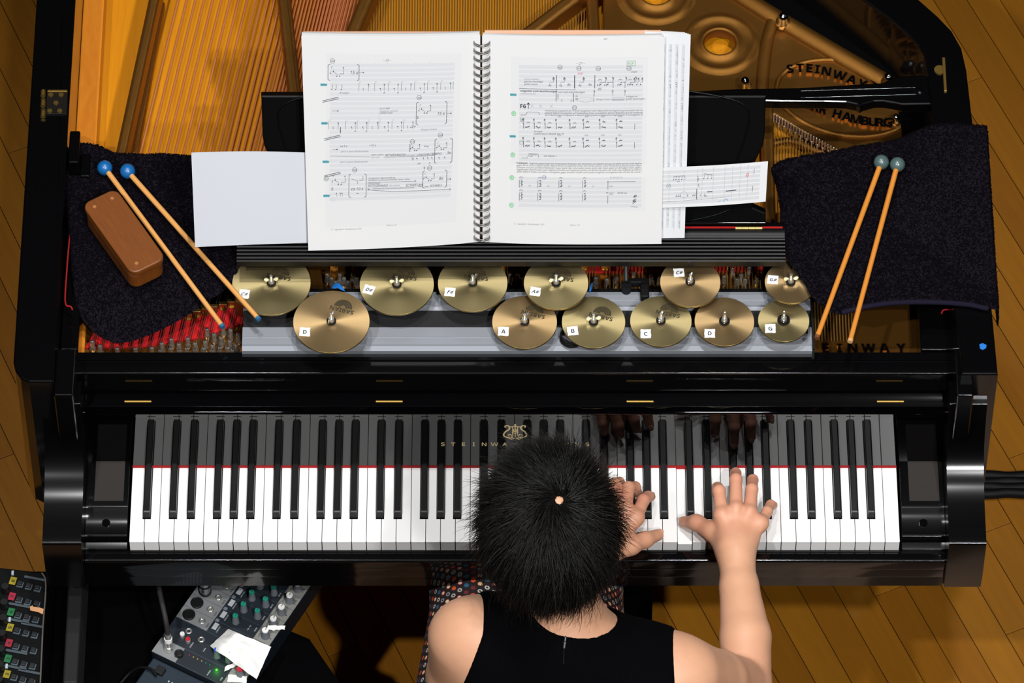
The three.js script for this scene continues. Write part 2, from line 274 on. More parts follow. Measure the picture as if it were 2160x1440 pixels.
{ // legs, lyre
  for (const [x, z] of [[-0.60, -0.30], [0.60, -0.30], [-0.35, -2.1]]) {
    const lg = mesh('leg', new THREE.LatheGeometry([[0.001, 0.045], [0.035, 0.045], [0.045, 0.09], [0.05, 0.3], [0.075, 0.56], [0.085, 0.62], [0.001, 0.62]].map(a => new THREE.Vector2(...a)), 8).translate(x, 0, z), M.lacquer, piano);
    mesh('caster', new THREE.CylinderGeometry(0.0425, 0.0425, 0.025, 20).rotateZ(Math.PI / 2).translate(x, 0.0425, z), M.dullBrass, lg);
    if (z > -1) mesh('block', bx(x - 0.085, x + 0.085, 0.6, 0.622, z - 0.085, z + 0.085, 0.004), M.lacquer, lg);
  }
  const ly = mesh('pedal_lyre', merge([bx(-0.11, 0.246, 0.585, 0.622, -0.1, 0.13, 0.004), bx(-0.1, 0.228, 0.16, 0.586, -0.06, 0.0, 0.004), bx(-0.1, 0.228, 0.06, 0.17, -0.12, 0.03, 0.006)]), M.drape, piano);
  for (const x of [-0.01, 0.06, 0.13]) mesh('pedal', new THREE.CapsuleGeometry(0.013, 0.11, 4, 10).rotateX(Math.PI / 2).scale(1, 0.4, 1).translate(x, 0.075, 0.08), M.brass, ly);
}
// ------------------------------------------------------------------ plate, strings, pins
const PY = 0.866;                                                      // top of the iron plate
const poly = (list, h = PY) => list.map(p => xz(p[0], p[1], h));
{
  const hole = (px, py, r) => ring2(...xz(px, py, PY), r, r, 36);
  const front = prism([[-0.69, -0.09], [-0.69, -0.28], [-0.60, -0.255], [-0.45, -0.22], [-0.36, -0.31], [0.0, -0.335], [0.35, -0.345], [0.67, -0.345], [0.67, -0.09]], PY - 0.02, PY, 0.002);
  const web = prism(poly([[1272, -330], [1272, 215], [1560, 232], [1628, 238], [1700, 282], [1800, 345], [1900, 345], [1985, 330], [1985, 205], [1900, 172], [1600, -6], [1480, -110], [1380, -300]]), PY - 0.012, PY, 0.003, [hole(1518, 92, 0.026), hole(1384, -13, 0.026)]);
  const plate = mesh('plate', merge([front, web]), M.plate, piano);
  for (const [px, py] of [[1518, 92], [1384, -13]]) {
    const [x, z] = xz(px, py, PY);
    mesh('hole_boss', new THREE.LatheGeometry([[0.0258, -0.014], [0.0255, 0.001], [0.0265, 0.0045], [0.0285, 0.006], [0.031, 0.0055], [0.0345, 0.0025], [0.039, 0.0008], [0.044, 0.0006], [0.049, 0.0016], [0.053, 0.0032], [0.0565, 0.0036], [0.060, 0.0024], [0.064, 0.0006], [0.068, 0.0001]].map(a => new THREE.Vector2(...a)), 48).translate(x, PY, z), M.plate, plate);
  }
  const bar = (list, w, h, name = 'strut', y0 = PY - 0.01) => { // cast bar along measured points, rounded top
    for (let i = 0; i + 1 < list.length; i++) {
      const a = V(list[i][0], 0, list[i][1]), b = V(list[i + 1][0], 0, list[i + 1][1]), L = a.distanceTo(b);
      const g = new RoundedBoxGeometry(w, h, L + w * 0.4, 3, Math.min(w, h) * 0.35); g.rotateY(Math.atan2(b.x - a.x, b.z - a.z)); mesh(name, g.translate((a.x + b.x) / 2, y0 + h / 2, (a.z + b.z) / 2), M.plate, plate);
    }
  };
  // flange ridge along the treble, cross ridge, struts
  const swept = (name, list, r) => mesh(name, tube(list.map(p => { const q = at(p[0], p[1], 0.872); return V(q.x, 0, q.z); }), r, 14, 60).scale(1, 0.85, 1).translate(0, PY, 0), M.plate, plate);
  swept('flange', [[1430, -105], [1480, -68], [1590, 5], [1740, 95], [1895, 185]], 0.016);
  swept('ridge', [[1632, 36], [1618, 85], [1610, 150], [1606, 225]], 0.011);
  const far = (a, b, h, z) => { const p = xz(a[0], a[1], h), q = xz(b[0], b[1], h), t = (z - p[1]) / (q[1] - p[1]); return [p[0] + (q[0] - p[0]) * t, z]; };
  for (const [a, b, w] of [[[325, 0], [257, 318], 0.018], [[600, 0], [622, 200], 0.022], [[772, 0], [745, 65], 0.024]]) bar([far(a, b, 0.91, -0.2), far(a, b, 0.91, -1.5)], w, 0.045, 'strut', 0.87);
  bar([xz(1075, 95, 0.91), xz(1215, -12, 0.91), xz(1330, -110, 0.91)], 0.024, 0.04, 'strut', 0.87);
  bar([xz(1245, -60, 0.89), xz(1262, 200, 0.89)], 0.02, 0.03, 'strut', 0.86);
  bar([xz(1618, 225, 0.88), xz(1625, 560, 0.88)], 0.02, 0.03, 'strut', PY - 0.005);
  bar([xz(340, 0, 0.86), xz(283, 318, 0.86)].map((p, i) => p), 0.012, 0.02, 'hitch_edge', 0.835);
  // cartouche with raised words
  const c = at(1780, 207, PY), tilt = -0.3; const el = Array.from({ length: 48 }, (_, i) => { const a = i / 48 * 2 * Math.PI, x = 0.113 * Math.cos(a), z = 0.076 * Math.sin(a); return V(c.x + x * Math.cos(tilt) + z * Math.sin(tilt), PY, c.z - x * Math.sin(tilt) + z * Math.cos(tilt)); });
  mesh('cartouche', tube(el, 0.0045, 8, 120, true), M.plate, plate);
  const gl = [], gp = []; const put = (ch, px, py, rot, size = 0.0175) => { const p = at(px, py, PY), place = (g, y) => g.rotateX(-Math.PI / 2).rotateY(rot).translate(p.x, y, p.z); gl.push(place(letters(ch, fontB, size, 0.0052), PY - 0.0002)); gp.push(place(letters(ch, fontB, size, 0.0008), PY + 0.005)); };
  [['S', 1668, 158, 0.12], ['T', 1688, 156, 0.02], ['E', 1707, 157, -0.06], ['I', 1723, 159, -0.12], ['N', 1741, 163, -0.2], ['W', 1768, 171, -0.28], ['A', 1793, 180, -0.34], ['Y', 1814, 189, -0.4], ['S', 1838, 206, -0.48], ['N', 1690, 225, -0.5], ['E', 1704, 232, -0.45], ['R', 1718, 238, -0.4], ['K', 1734, 244, -0.35], ['H', 1763, 253, -0.26], ['A', 1784, 259, -0.2], ['M', 1804, 264, -0.15], ['B', 1824, 268, -0.08], ['U', 1841, 270, -0.04], ['R', 1857, 271, 0], ['G', 1873, 271, 0.04]].forEach(a => put(...a));
  [...'STEINWAY'].forEach((ch, i) => put(ch, [1672, 1705, 1742, 1771, 1799, 1832, 1866, 1901][i], 747, 0, 0.017));
  mesh('lettering', merge(gl), M.plate, plate); mesh('black_letter_paint', merge(gp), M.drape, plate);
  for (const [px, py, s] of [[1651, 45, 1], [1873, 172, 1], [1571, 180, 1], [1890, 245, 0.7]]) { const p = at(px, py, PY + 0.015); mesh('acorn_nut', new THREE.LatheGeometry([[0.001, 0.019], [0.006, 0.0175], [0.009, 0.012], [0.009, 0.002], [0.012, 0.0], [0.012, -0.008], [0.001, -0.008]].map(a => new THREE.Vector2(a[0] * s, a[1] * s)), 16).translate(p.x, PY + 0.015 + (py > 200 ? -0.01 : 0), p.z), M.nutChrome, plate); }
  // hitch pins of the top treble
  const hp = new THREE.CapsuleGeometry(0.0014, 0.018, 3, 8);
  for (let i = 0; i < 26; i++) { const t = i / 25, p = at(1632 + 150 * t, 248 + 84 * t, PY + 0.012); mesh('hitch_pin', hp, M.chrome, plate).position.set(p.x, PY + 0.012, p.z); if (i % 2) { const q = at(1636 + 146 * t, 262 + 82 * t, PY + 0.008); mesh('hitch_pin', hp, M.chrome, plate).position.set(q.x, PY + 0.006, q.z); } }
  mesh('bearing_bar', tube([at(1632, 303, 0.86), at(1665, 297, 0.86), at(1720, 318, 0.86), at(1790, 352, 0.86)], 0.006, 8), M.plate, plate);
}
{ // strings
  const SY = 0.884, st = (a, b, r, m, name) => mesh(name, rod(a, b, r, r, 6), m, piano);
  const backOf = (a, b, z) => { const t = (z - a.z) / (b.z - a.z); return V(a.x + (b.x - a.x) * t, a.y, z); };
  const xs = []; let x = 297; for (let i = 0; i < 34; i++) { xs.push(x); x += i < 9 ? 18.2 : i < 14 ? 13 : 7.6; }
  xs.forEach((px, i) => { const a = at(px, 321, SY), b = at(px + 79, 0, SY); st(backOf(a, b, -0.245), backOf(a, b, -1.9), i < 14 ? 0.0019 : 0.0015, M.copper, 'bass_string'); });
  for (let i = 0; i < 22; i++) { const a = at(600 + i * 7.2, 150, SY - 0.006), b = at(636 + i * 7.2, 0, SY - 0.006); st(backOf(a, b, -0.25), backOf(a, b, -1.8), 0.0014, M.copper, 'tenor_string'); }
  for (let i = 0; i < 92; i++) { const px = 748 + i * 5.6; const a = at(px, 300, SY - 0.012), b = at(px + 3, 0, SY - 0.012); st(backOf(a, b, -0.15), backOf(a, b, -1.5), 0.0009, M.steelString, 'steel_string'); }
  for (let i = 0; i < 46; i++) { const px = 1275 + i * 7.6; const a = at(px, 300, SY - 0.004); st(V(a.x, a.y, -0.15), V(a.x, a.y, -0.42), 0.0008, M.steelString, 'treble_string'); }
  for (let i = 0; i < 24; i++) { const t = i / 23, a = at(1634 + 148 * t, 262 + 83 * t, SY - 0.01); st(V(a.x, a.y, -0.15), V(a.x, a.y, a.z), 0.0007, M.steelString, 'treble_string'); }
  // soft brown damper felt rail and red felts under the strings
  mesh('red_felt_strip', prism(poly([[180, 735], [205, 690], [260, 650], [400, 675], [520, 625], [520, 680], [430, 712], [300, 732]], 0.868), PY + 0.0002, PY + 0.004), M.redFelt, piano);
  mesh('red_felt_strip', prism([[-0.01, -0.325], [0.10, -0.325], [0.42, -0.325], [0.42, -0.292], [0.10, -0.288], [-0.01, -0.288]], PY + 0.0002, PY + 0.005), M.redFelt, piano);
  const agr = (px, py) => { const p = at(px, py, PY + 0.012); mesh('agraffe', merge([bx(p.x - 0.0065, p.x + 0.0065, PY, PY + 0.019, p.z - 0.003, p.z + 0.003, 0.001), new THREE.CylinderGeometry(0.006, 0.006, 0.004, 10).translate(p.x, PY + 0.004, p.z)]), M.brass, piano); };
  [[397, 665], [415, 659], [433, 654], [451, 649], [470, 644], [488, 639], [505, 634]].forEach(p => agr(...p));
  for (let i = 0; i < 22; i++) agr(660 + i * 44, 560);
  // tuning pins: cluster at the bass end, then the rows seen under the desk
  const pin = new THREE.LatheGeometry([[0.0015, 0.030], [0.0032, 0.0285], [0.0036, 0.025], [0.0036, 0.014], [0.0050, 0.0135], [0.0050, 0.005], [0.0036, 0.0045], [0.0036, -0.002]].map(a => new THREE.Vector2(...a)), 12);
  const pins = [[255, 830], [350, 880], [1090, 850], [1205, 800], [1295, 860], [1400, 790], [1490, 850], [1630, 680], [1715, 740], [1825, 650], [1610, 830], [1700, 880], [1800, 780], [1915, 690], [1905, 820], [2005, 740], [1985, 870], [1195, 915], [1390, 915], [1590, 915], [1785, 900], [970, 905], [775, 915], [555, 915], [1880, 905], [1070, 935], [1300, 940], [1490, 930], [1700, 940], [1940, 935]].map(p => [150 + p[0] / 5.684, 580 + p[1] / 5.684]);
  [[770, 275], [900, 270], [1010, 245], [1120, 262], [1580, 265], [1635, 215], [1690, 255], [1740, 210], [1790, 265], [1060, 285], [1175, 270], [1660, 285], [1715, 285], [840, 285]].forEach(p => pins.push([1000 + p[0] / 3, 500 + p[1] / 3]));
  for (let i = 0; i < 9; i++) pins.push([690 + i * 9, 584 + (i % 3) * 8]);
  for (let i = 0; i < 4; i++) pins.push([925 + i * 9, 590], [1076 + i * 8, 585 + (i % 2) * 8]);
  for (const [px, py] of pins) { const p = at(px, py, PY + 0.02); mesh('tuning_pin', pin, M.pin, piano).position.set(p.x, PY, p.z); }
  for (let i = 0; i < 32; i++) { const px = 192 + Math.floor(i / 2) * 20 + (i % 2) * 5, a = at(px, 738, SY - 0.006), b = at(px + 79 * 130 / 321, 608, SY - 0.002); st(a, b, 0.0008, M.ink, 'string_end'); }
}
// ------------------------------------------------------------------ music desk, lid prop, hinges
const DESK = THREE.MathUtils.degToRad(28);                              // lean back from upright
{
  const d = new THREE.Group(); d.name = 'music_desk'; piano.add(d);
  const ridges = [[-0.268, 1.015], [-0.268, 1.03], [-0.262, 1.032], [-0.252, 1.0325], [-0.245, 1.0315], [-0.2405, 1.029]];
  for (let i = 0; i < 6; i++) { const z = -0.2385 + i * 0.0072; ridges.push([z, 1.027], [z + 0.001, 1.0305], [z + 0.0035, 1.0318], [z + 0.0055, 1.0305], [z + 0.0062, 1.027]); }
  ridges.push([-0.194, 1.026], [-0.193, 1.015]);
  mesh('ledge', profileX(ridges, -0.4385, 0.4255, 0.0008), M.satin, d);
  const P = new THREE.Group(); P.position.set(0, 1.031, -0.262); P.rotation.x = -DESK; P.name = 'panel_frame'; 
  const half = [[0.396, 0.0], [0.396, 0.02], [0.376, 0.03], [0.3725, 0.085], [0.377, 0.107], [0.389, 0.135], [0.3915, 0.152], [0.392, 0.215], [0.3925, 0.222]];
  const out = [...half, ...[...half].reverse().map(p => [-p[0] - 0.005, p[1]])];
  const sh = new THREE.Shape(out.map(p => new THREE.Vector2(...p)));
  const pg = new THREE.ExtrudeGeometry(sh, { depth: 0.012, bevelEnabled: true, bevelSize: 0.003, bevelThickness: 0.003, bevelOffset: -0.003, bevelSegments: 3 }).translate(0, 0, -0.018);
  pg.applyMatrix4(new THREE.Matrix4().makeRotationX(-DESK).setPosition(0, 1.031, -0.262));
  mesh('panel', pg, M.satin, d);
  const inset = []; const fr = [[0.36, 0.205], [0.36, 0.15], [0.345, 0.10], [0.343, 0.03]]; const frame = [...fr, ...[...fr].reverse().map(p => [-p[0] - 0.005, p[1]])];
  const tg = tube(frame.map(p => V(p[0], p[1], -0.0028)), 0.0016, 6, 200, true); tg.applyMatrix4(new THREE.Matrix4().makeRotationX(-DESK).setPosition(0, 1.031, -0.262)); mesh('panel_moulding', tg, M.satin, d);
  mesh('panel_rail', bx(-0.402, 0.397, 1.033, 1.04, -0.2655, -0.259, 0.002), M.lacquer, d);
  mesh('red_cord', rod(V(-0.434, 1.0335, -0.2555), V(0.4225, 1.0335, -0.2555), 0.0017), M.redFelt, d);
  for (const cx of [-0.37, 0.369]) { const h = new THREE.Group(); for (let i = 0; i < 4; i++) mesh('desk_hinge', rod(V(cx - 0.021 + i * 0.0106, 1.0335, -0.254), V(cx - 0.0108 + i * 0.0106, 1.0335, -0.254), 0.0033), M.brass, d); }
  // slides on which the desk rests
  for (const s of [-1, 1]) mesh('desk_slide', merge([bx(s < 0 ? -0.69 : 0.60, s < 0 ? -0.60 : 0.69, 0.94, 0.955, -0.41, -0.24, 0.003)]), M.lacquer, d);
  for (const x of [-0.42, 0.405]) mesh('desk_foot', bx(x - 0.01, x + 0.01, PY, 1.015, -0.262, -0.24), M.lacquer, d);
  for (const s of [-1, 1]) mesh('side_block', bx(s < 0 ? -0.7185 : 0.64, s < 0 ? -0.69 : 0.694, 0.85, 0.93, -0.40, -0.092, 0.003), M.lacquer, d);
  mesh('felt_edge', tube([[152, 455], [146, 510], [141, 570], [138, 638], [141, 645], [149, 646], [153, 653]].map(p => at(p[0], p[1], 0.9575)), 0.0013, 6, 60), M.redFelt, d);
  mesh('felt_edge', tube([[1986, 661], [1990, 654], [2008, 651], [2012, 645]].map(p => at(p[0], p[1], 0.9575)), 0.0013, 6, 30), M.redFelt, d);
  mesh('slide_stop', merge([bx(-0.716, -0.699, 0.94, 1.0, -0.475, -0.41, 0.003), bx(-0.699, -0.683, 0.92, 0.97, -0.452, -0.405, 0.003)]), M.lacquer, d);
}
{
  const z0 = -0.553, pr = [];
  const lower = [[0.24, 0.022], [0.40, 0.012], [0.43, 0.013], [0.50, 0.0135], [0.535, 0.0145], [0.552, 0.019], [0.557, 0.0235], [0.562, 0.019], [0.58, 0.013], [0.595, 0.0125], [0.612, 0.016], [0.625, 0.0195], [0.691, 0.018]];
  const upper = [[0.691, -0.042], [0.645, -0.042], [0.615, -0.038], [0.595, -0.026], [0.55, -0.023], [0.46, -0.016], [0.36, -0.014], [0.24, -0.006]];
  const prop = mesh('lid_prop', prism([...lower, ...upper].map(p => [p[0], z0 + p[1]]), 0.972, 0.992, 0.003), M.lacquer, piano);
  for (const dz of [-0.012, 0.002]) mesh('groove_line', rod(V(0.462, 0.992, z0 + dz + 0.003), V(0.648, 0.992, z0 + dz - 0.004), 0.0009, 0.0009, 6), M.lacquer, prop);
  mesh('screw', new THREE.SphereGeometry(0.006, 14, 8, 0, 2 * Math.PI, 0, Math.PI / 2).scale(1, 0.5, 1).translate(0.655, 0.992, z0 - 0.008), M.lacquer, prop);
  mesh('prop_hinge', merge([bx(0.693, 0.698, 0.985, 1.003, z0 - 0.07, z0 + 0.0, 0.001), new THREE.CylinderGeometry(0.009, 0.009, 0.004, 18).translate(0.688, 1.0, z0 - 0.045)]), M.dullBrass, prop);
  // lid hinge left on the bass rim
  const h = mesh('lid_hinge', prism(poly([[99, 189], [143, 189], [141, 240], [97, 240]], 1.0025), 1.0, 1.0025, 0.0004), std(0x15100b, 0.5, 0.5), piano);
  for (const py of [197, 219, 241]) { const p = at(91, py, 1.004); mesh('knuckle', new THREE.CylinderGeometry(0.004, 0.004, 0.011, 12).rotateX(Math.PI / 2).translate(p.x, 1.004, p.z), M.dullBrass, h); }
  for (const [px, py] of [[107, 200], [129, 200], [118, 217], [105, 234], [126, 234]]) { const p = at(px, py, 1.003); mesh('screw', new THREE.CylinderGeometry(0.0042, 0.0042, 0.002, 14).translate(p.x, 1.003, p.z), M.brass, h); }
  const top = at(121, 192, 1.004); mesh('hinge_edge', bx(top.x - 0.016, top.x + 0.016, 1.001, 1.0045, top.z - 0.0025, top.z + 0.0015, 0.0006), M.dullBrass, h);
}

// ------------------------------------------------------------------ crotale rack and crotales
{
  const o = thing('crotale_rack', 'long rack of two aluminium rails with a black board between, lying over the tuning pins', 'rack');
  const zr = py => at(1000, py, 0.942).z, x0 = -0.4305, x1 = 0.468;
  const rail = (za, zb, name) => { const d = zb - za, g = 0.0012, top = 0.942; return mesh(name, profileX([[za, 0.925], [za, top], [za + d * 0.40, top], [za + d * 0.40 + g, top - 0.002], [za + d * 0.47, top - 0.002], [za + d * 0.47 + g, top], [za + d * 0.76, top], [za + d * 0.80, top - 0.003], [zb, top - 0.004], [zb, 0.925]], x0, x1, 0.0005), M.alu, o); };
  rail(zr(690), zr(737), 'rail'); rail(zr(616), zr(652), 'rail');
  mesh('board', bx(x0 + 0.001, x1 - 0.001, 0.925, 0.9385, zr(652) + 0.0002, zr(690) - 0.0002), std(0x111113, 0.7, 0, { bumpMap: rep(speck, 4, 1), bumpScale: 0.0003 }), o);
  mesh('end_plate', bx(x1 + 0.0002, x1 + 0.004, 0.915, 0.944, zr(616), zr(737)), M.blackPlastic, o);
  mesh('backing_strip', bx(x0, x1, 0.918, 0.936, zr(604), zr(616) - 0.0003), M.blackRubber, o);
  for (const x of [-0.4, 0.0, 0.44]) mesh('foot', bx(x - 0.008, x + 0.008, PY, 0.925, -0.13, -0.12), M.blackRubber, o);
}
const discCache = {};
function crotale(px, py, rpx, h, note, label, o2 = {}) {
  const p = at(px, py, h), r = rpx / (FOCAL * 0.825 / (CAM.y - h)) ;
  const o = thing('crotale', label, 'crotale', [p.x, h, p.z], 'crotales on the rack');
  const nR = 10, nA = 96, pos = [], uv = [], idx = [];
  for (let i = 0; i <= nR; i++) for (let j = 0; j <= nA; j++) { const rr = 0.004 + (r - 0.0042) * i / nR, a = j / nA * 2 * Math.PI; pos.push(rr * Math.cos(a), 0.0, -rr * Math.sin(a)); uv.push(j / nA * 4, i / nR); }
  for (let i = 0; i < nR; i++) for (let j = 0; j < nA; j++) { const a = i * (nA + 1) + j, b = a + nA + 1; idx.push(a, b, a + 1, a + 1, b, b + 1); }
  const g = new THREE.BufferGeometry(); g.setAttribute('position', new THREE.Float32BufferAttribute(pos, 3)); g.setAttribute('uv', new THREE.Float32BufferAttribute(uv, 2)); g.setIndex(idx); g.computeVertexNormals();
  mesh('turned_face', g, o2.tan ? M.crotaleTan : M.crotale, o);
  mesh('disc', new THREE.LatheGeometry([[0.001, -0.0003], [r - 0.0008, -0.0003], [r, -0.0012], [r, -0.0034], [r - 0.001, -0.0045], [0.016, -0.0045], [0.013, -0.010], [0.001, -0.010]].map(a => new THREE.Vector2(...a)), 72), M.crotaleEdge, o);
  mesh('post', new THREE.CylinderGeometry(0.004, 0.004, h - 0.9395 - 0.008, 12).translate(0, -0.010 - (h - 0.9395 - 0.010) / 2 + 0.0005, 0), M.steel, o);
  mesh('washer', new THREE.CylinderGeometry(o2.w ?? 0.0075, o2.w ?? 0.0075, 0.003, 20).translate(0, 0.0016, 0), M.blackRubber, o);
  const a = o2.turn ?? 0.4, wings = [new THREE.CylinderGeometry(0.0042, 0.0055, 0.007, 12).translate(0, 0.0065, 0), new THREE.CylinderGeometry(0.0024, 0.0024, 0.016, 10).translate(0, 0.012, 0)];
  for (const s of [-1, 1]) wings.push(new THREE.CylinderGeometry(0.0036, 0.0036, 0.0018, 12).rotateX(Math.PI / 2).scale(1, 1.35, 1).rotateZ(-s * 0.6).translate(s * 0.0075, 0.0105, 0));
  mesh('wing_nut', merge(wings).rotateY(a), M.chrome, o);
  const q = at(o2.lx, o2.ly, h), w = 0.0165;
  const lab = canvasTex(96, 96, (c) => { c.fillStyle = '#f4f4f4'; c.fillRect(0, 0, 96, 96); c.fillStyle = '#15171c'; c.font = (note.length > 1 ? 'italic bold 50px' : 'bold 60px') + ' sans-serif'; c.textAlign = 'center'; c.textBaseline = 'middle'; c.fillText(note, 48, 50); });
  const rr = rand(px), jag = []; for (let k = 0; k < 20; k++) { const t = Math.floor(k / 5), f = (k % 5) / 5, e = () => (rr() - 0.5) * 0.0009; jag.push([[-w / 2 + f * w, -w / 2 + e()], [w / 2 + e(), -w / 2 + f * w], [w / 2 - f * w, w / 2 + e()], [-w / 2 + e(), w / 2 - f * w]][t]); }
  const lg = prism(jag.map(v => [v[0], -v[1]]), 0, 0.0003); const lp = lg.attributes.position, lu = lg.attributes.uv; for (let i = 0; i < lp.count; i++) lu.setXY(i, lp.getX(i) / w + 0.5, -lp.getZ(i) / w + 0.5);
  mesh('note_label', lg.rotateY(o2.lt ?? 0.0).translate(q.x - p.x, 0.0003, q.z - p.z), std(0xffffff, 0.85, 0, { map: lab }), o);
  if (o2.logo) { // printed maker's mark, upside down to the player, with a half sun of arcs
    const [lx, ly, rot] = o2.logo, l = at(lx, ly, h), gs = [letters('SABIAN', fontB, 0.0075, 0.0002).scale(1.05, 1, 1).translate(0, -0.0105, 0)];
    for (let k = 0; k < 3; k++) { const ra = 0.004 + k * 0.0037, s = new THREE.Shape(); s.absarc(0, 0, ra + 0.0031, 0, Math.PI, false); s.absarc(0, 0, ra, Math.PI, 0, true); gs.push(new THREE.ExtrudeGeometry(s, { depth: 0.0002, bevelEnabled: false, curveSegments: 16 }).rotateZ(Math.PI).translate(0, -0.0125, 0)); }
    mesh('printed_mark', merge(gs).rotateX(-Math.PI / 2).rotateY(Math.PI + rot).translate(l.x - p.x, 0.0002, l.z - p.z), std(0x3d3420, 0.6, 0.3), o);
  }
}
crotale(572.5, 597, 84.5, 0.974, 'C#', 'large brass crotale labelled C sharp, under the tip of a blue mallet', { lx: 515, ly: 620, lt: -0.12, logo: [586, 591, -0.25], turn: 0.1 });
crotale(699, 678, 82, 0.986, 'D', 'large brass crotale labelled D, in the front row at the left end', { lx: 643, ly: 700, lt: -0.06, logo: [718, 661, -0.3], turn: 1.2, tan: true });
crotale(837, 600, 80, 0.978, 'D#', 'brass crotale labelled D sharp, below the left page', { lx: 778, ly: 611, lt: -0.3, logo: [852, 591, -0.22], turn: 0.1 });
crotale(997, 597, 75, 0.982, 'F#', 'brass crotale labelled F sharp, below the book spine', { lx: 949, ly: 616, lt: -0.1, logo: [1003, 593, -0.15], turn: 0.9 });
crotale(1173, 597, 69.5, 0.99, 'A#', 'brass crotale labelled A sharp, overlapping the A and B discs', { lx: 1129, ly: 615, lt: -0.15, logo: [1183, 595, -0.15], turn: 0.2 });
crotale(1106.5, 679, 69.5, 0.972, 'A', 'brass crotale labelled A, in the front row', { lx: 1062, ly: 699, lt: -0.06, logo: [1122, 670, -0.3], turn: 0.9, tan: true });
crotale(1252, 679, 68, 0.972, 'B', 'brass crotale labelled B, in the front row', { lx: 1208, ly: 698, lt: 0.1, logo: [1265, 675, -0.3], turn: 0.1 });
crotale(1394, 677, 66, 0.972, 'C', 'brass crotale labelled C, in the front row', { lx: 1362, ly: 704, lt: 0, logo: [1407, 669, -0.25], turn: 1.3 });
crotale(1456, 595, 65, 0.99, 'C#', 'smaller brass crotale labelled C sharp, overlapping the C and small D discs', { lx: 1432, ly: 575, lt: 0.05, turn: 1.3, tan: true });
crotale(1528, 678, 64, 0.972, 'D', 'smaller plain brass crotale labelled D, beside the G disc', { lx: 1497, ly: 703, lt: -0.02, turn: 1.5, tan: true, w: 0.0085 });
crotale(1668, 595, 56, 0.984, 'G#', 'small brass crotale labelled G sharp, tucked under the right towel', { lx: 1630, ly: 590, lt: -0.12, turn: 0.1, tan: true });
crotale(1653, 676, 55, 0.970, 'G', 'small brass crotale labelled G, at the right end of the front row', { lx: 1625, ly: 693, lt: 0.02, turn: 1.5, w: 0.010 });
{ // clamp stand between the A sharp and C sharp discs
  const o = thing('clamp', 'black clamp on a short steel rod at the rear rail', 'clamp');
  const a = at(1319, 548, 0.97), b = at(1321, 612, 0.944);
  mesh('rod', rod(V(b.x, 0.9425, b.z), V(a.x, 0.995, a.z), 0.004), M.steel, o);
  mesh('jaw', merge([bx(b.x + 0.004, b.x + 0.036, 0.943, 0.957, b.z - 0.016, b.z - 0.006, 0.003), bx(b.x + 0.022, b.x + 0.036, 0.9425, 0.957, b.z - 0.01, b.z + 0.022, 0.003), new THREE.CylinderGeometry(0.008, 0.008, 0.016, 16).translate(b.x, 0.951, b.z)]), M.blackRubber, o);
  const c = thing('coiled_cable', 'coil of thin black cable on the rack under the B disc', 'cable'); 
  const pts = []; for (let i = 0; i < 40; i++) { const t = i / 40 * Math.PI * 5, q = at(1205 + 22 * Math.cos(t), 712 + 18 * Math.sin(t), 0.947); pts.push(V(q.x, 0.9445 + i * 0.0003, q.z)); } mesh('coil', tube(pts, 0.0022, 6, 160), M.blackRubber, c);
}
// ------------------------------------------------------------------ blue tape scraps
function crumple(list, h, seed, amp) { // thin scrap with bent corners
  const r = rand(seed), g = prism(list.map(p => xz(p[0], p[1], h)), h, h + 0.0006); const p = g.attributes.position; for (let i = 0; i < p.count; i++) p.setY(i, p.getY(i) + amp * (0.5 + 0.5 * N3(p.getX(i) * 120, seed, p.getZ(i) * 120))); g.computeVertexNormals(); return g;
}
single('blue_tape', crumple([[2066, 726], [2073, 724], [2081, 728], [2080, 734], [2073, 738], [2067, 735]], 1.0006, 3, 0), M.blueTape, 'small blue tape scrap stuck on the right arm rim', 'tape');
single('blue_tape', crumple([[700, 611], [705, 601], [714, 600], [722, 606], [728, 617], [719, 614], [712, 609], [706, 613]], 0.944, 5, 0.008), M.blueTape, 'crumpled blue tape behind the large D disc', 'tape');
single('blue_tape', crumple([[1242, 616], [1247, 599], [1251, 598], [1249, 607], [1246, 617]], 0.944, 7, 0.004), M.blueTape, 'narrow blue tape piece beside the A sharp disc', 'tape');
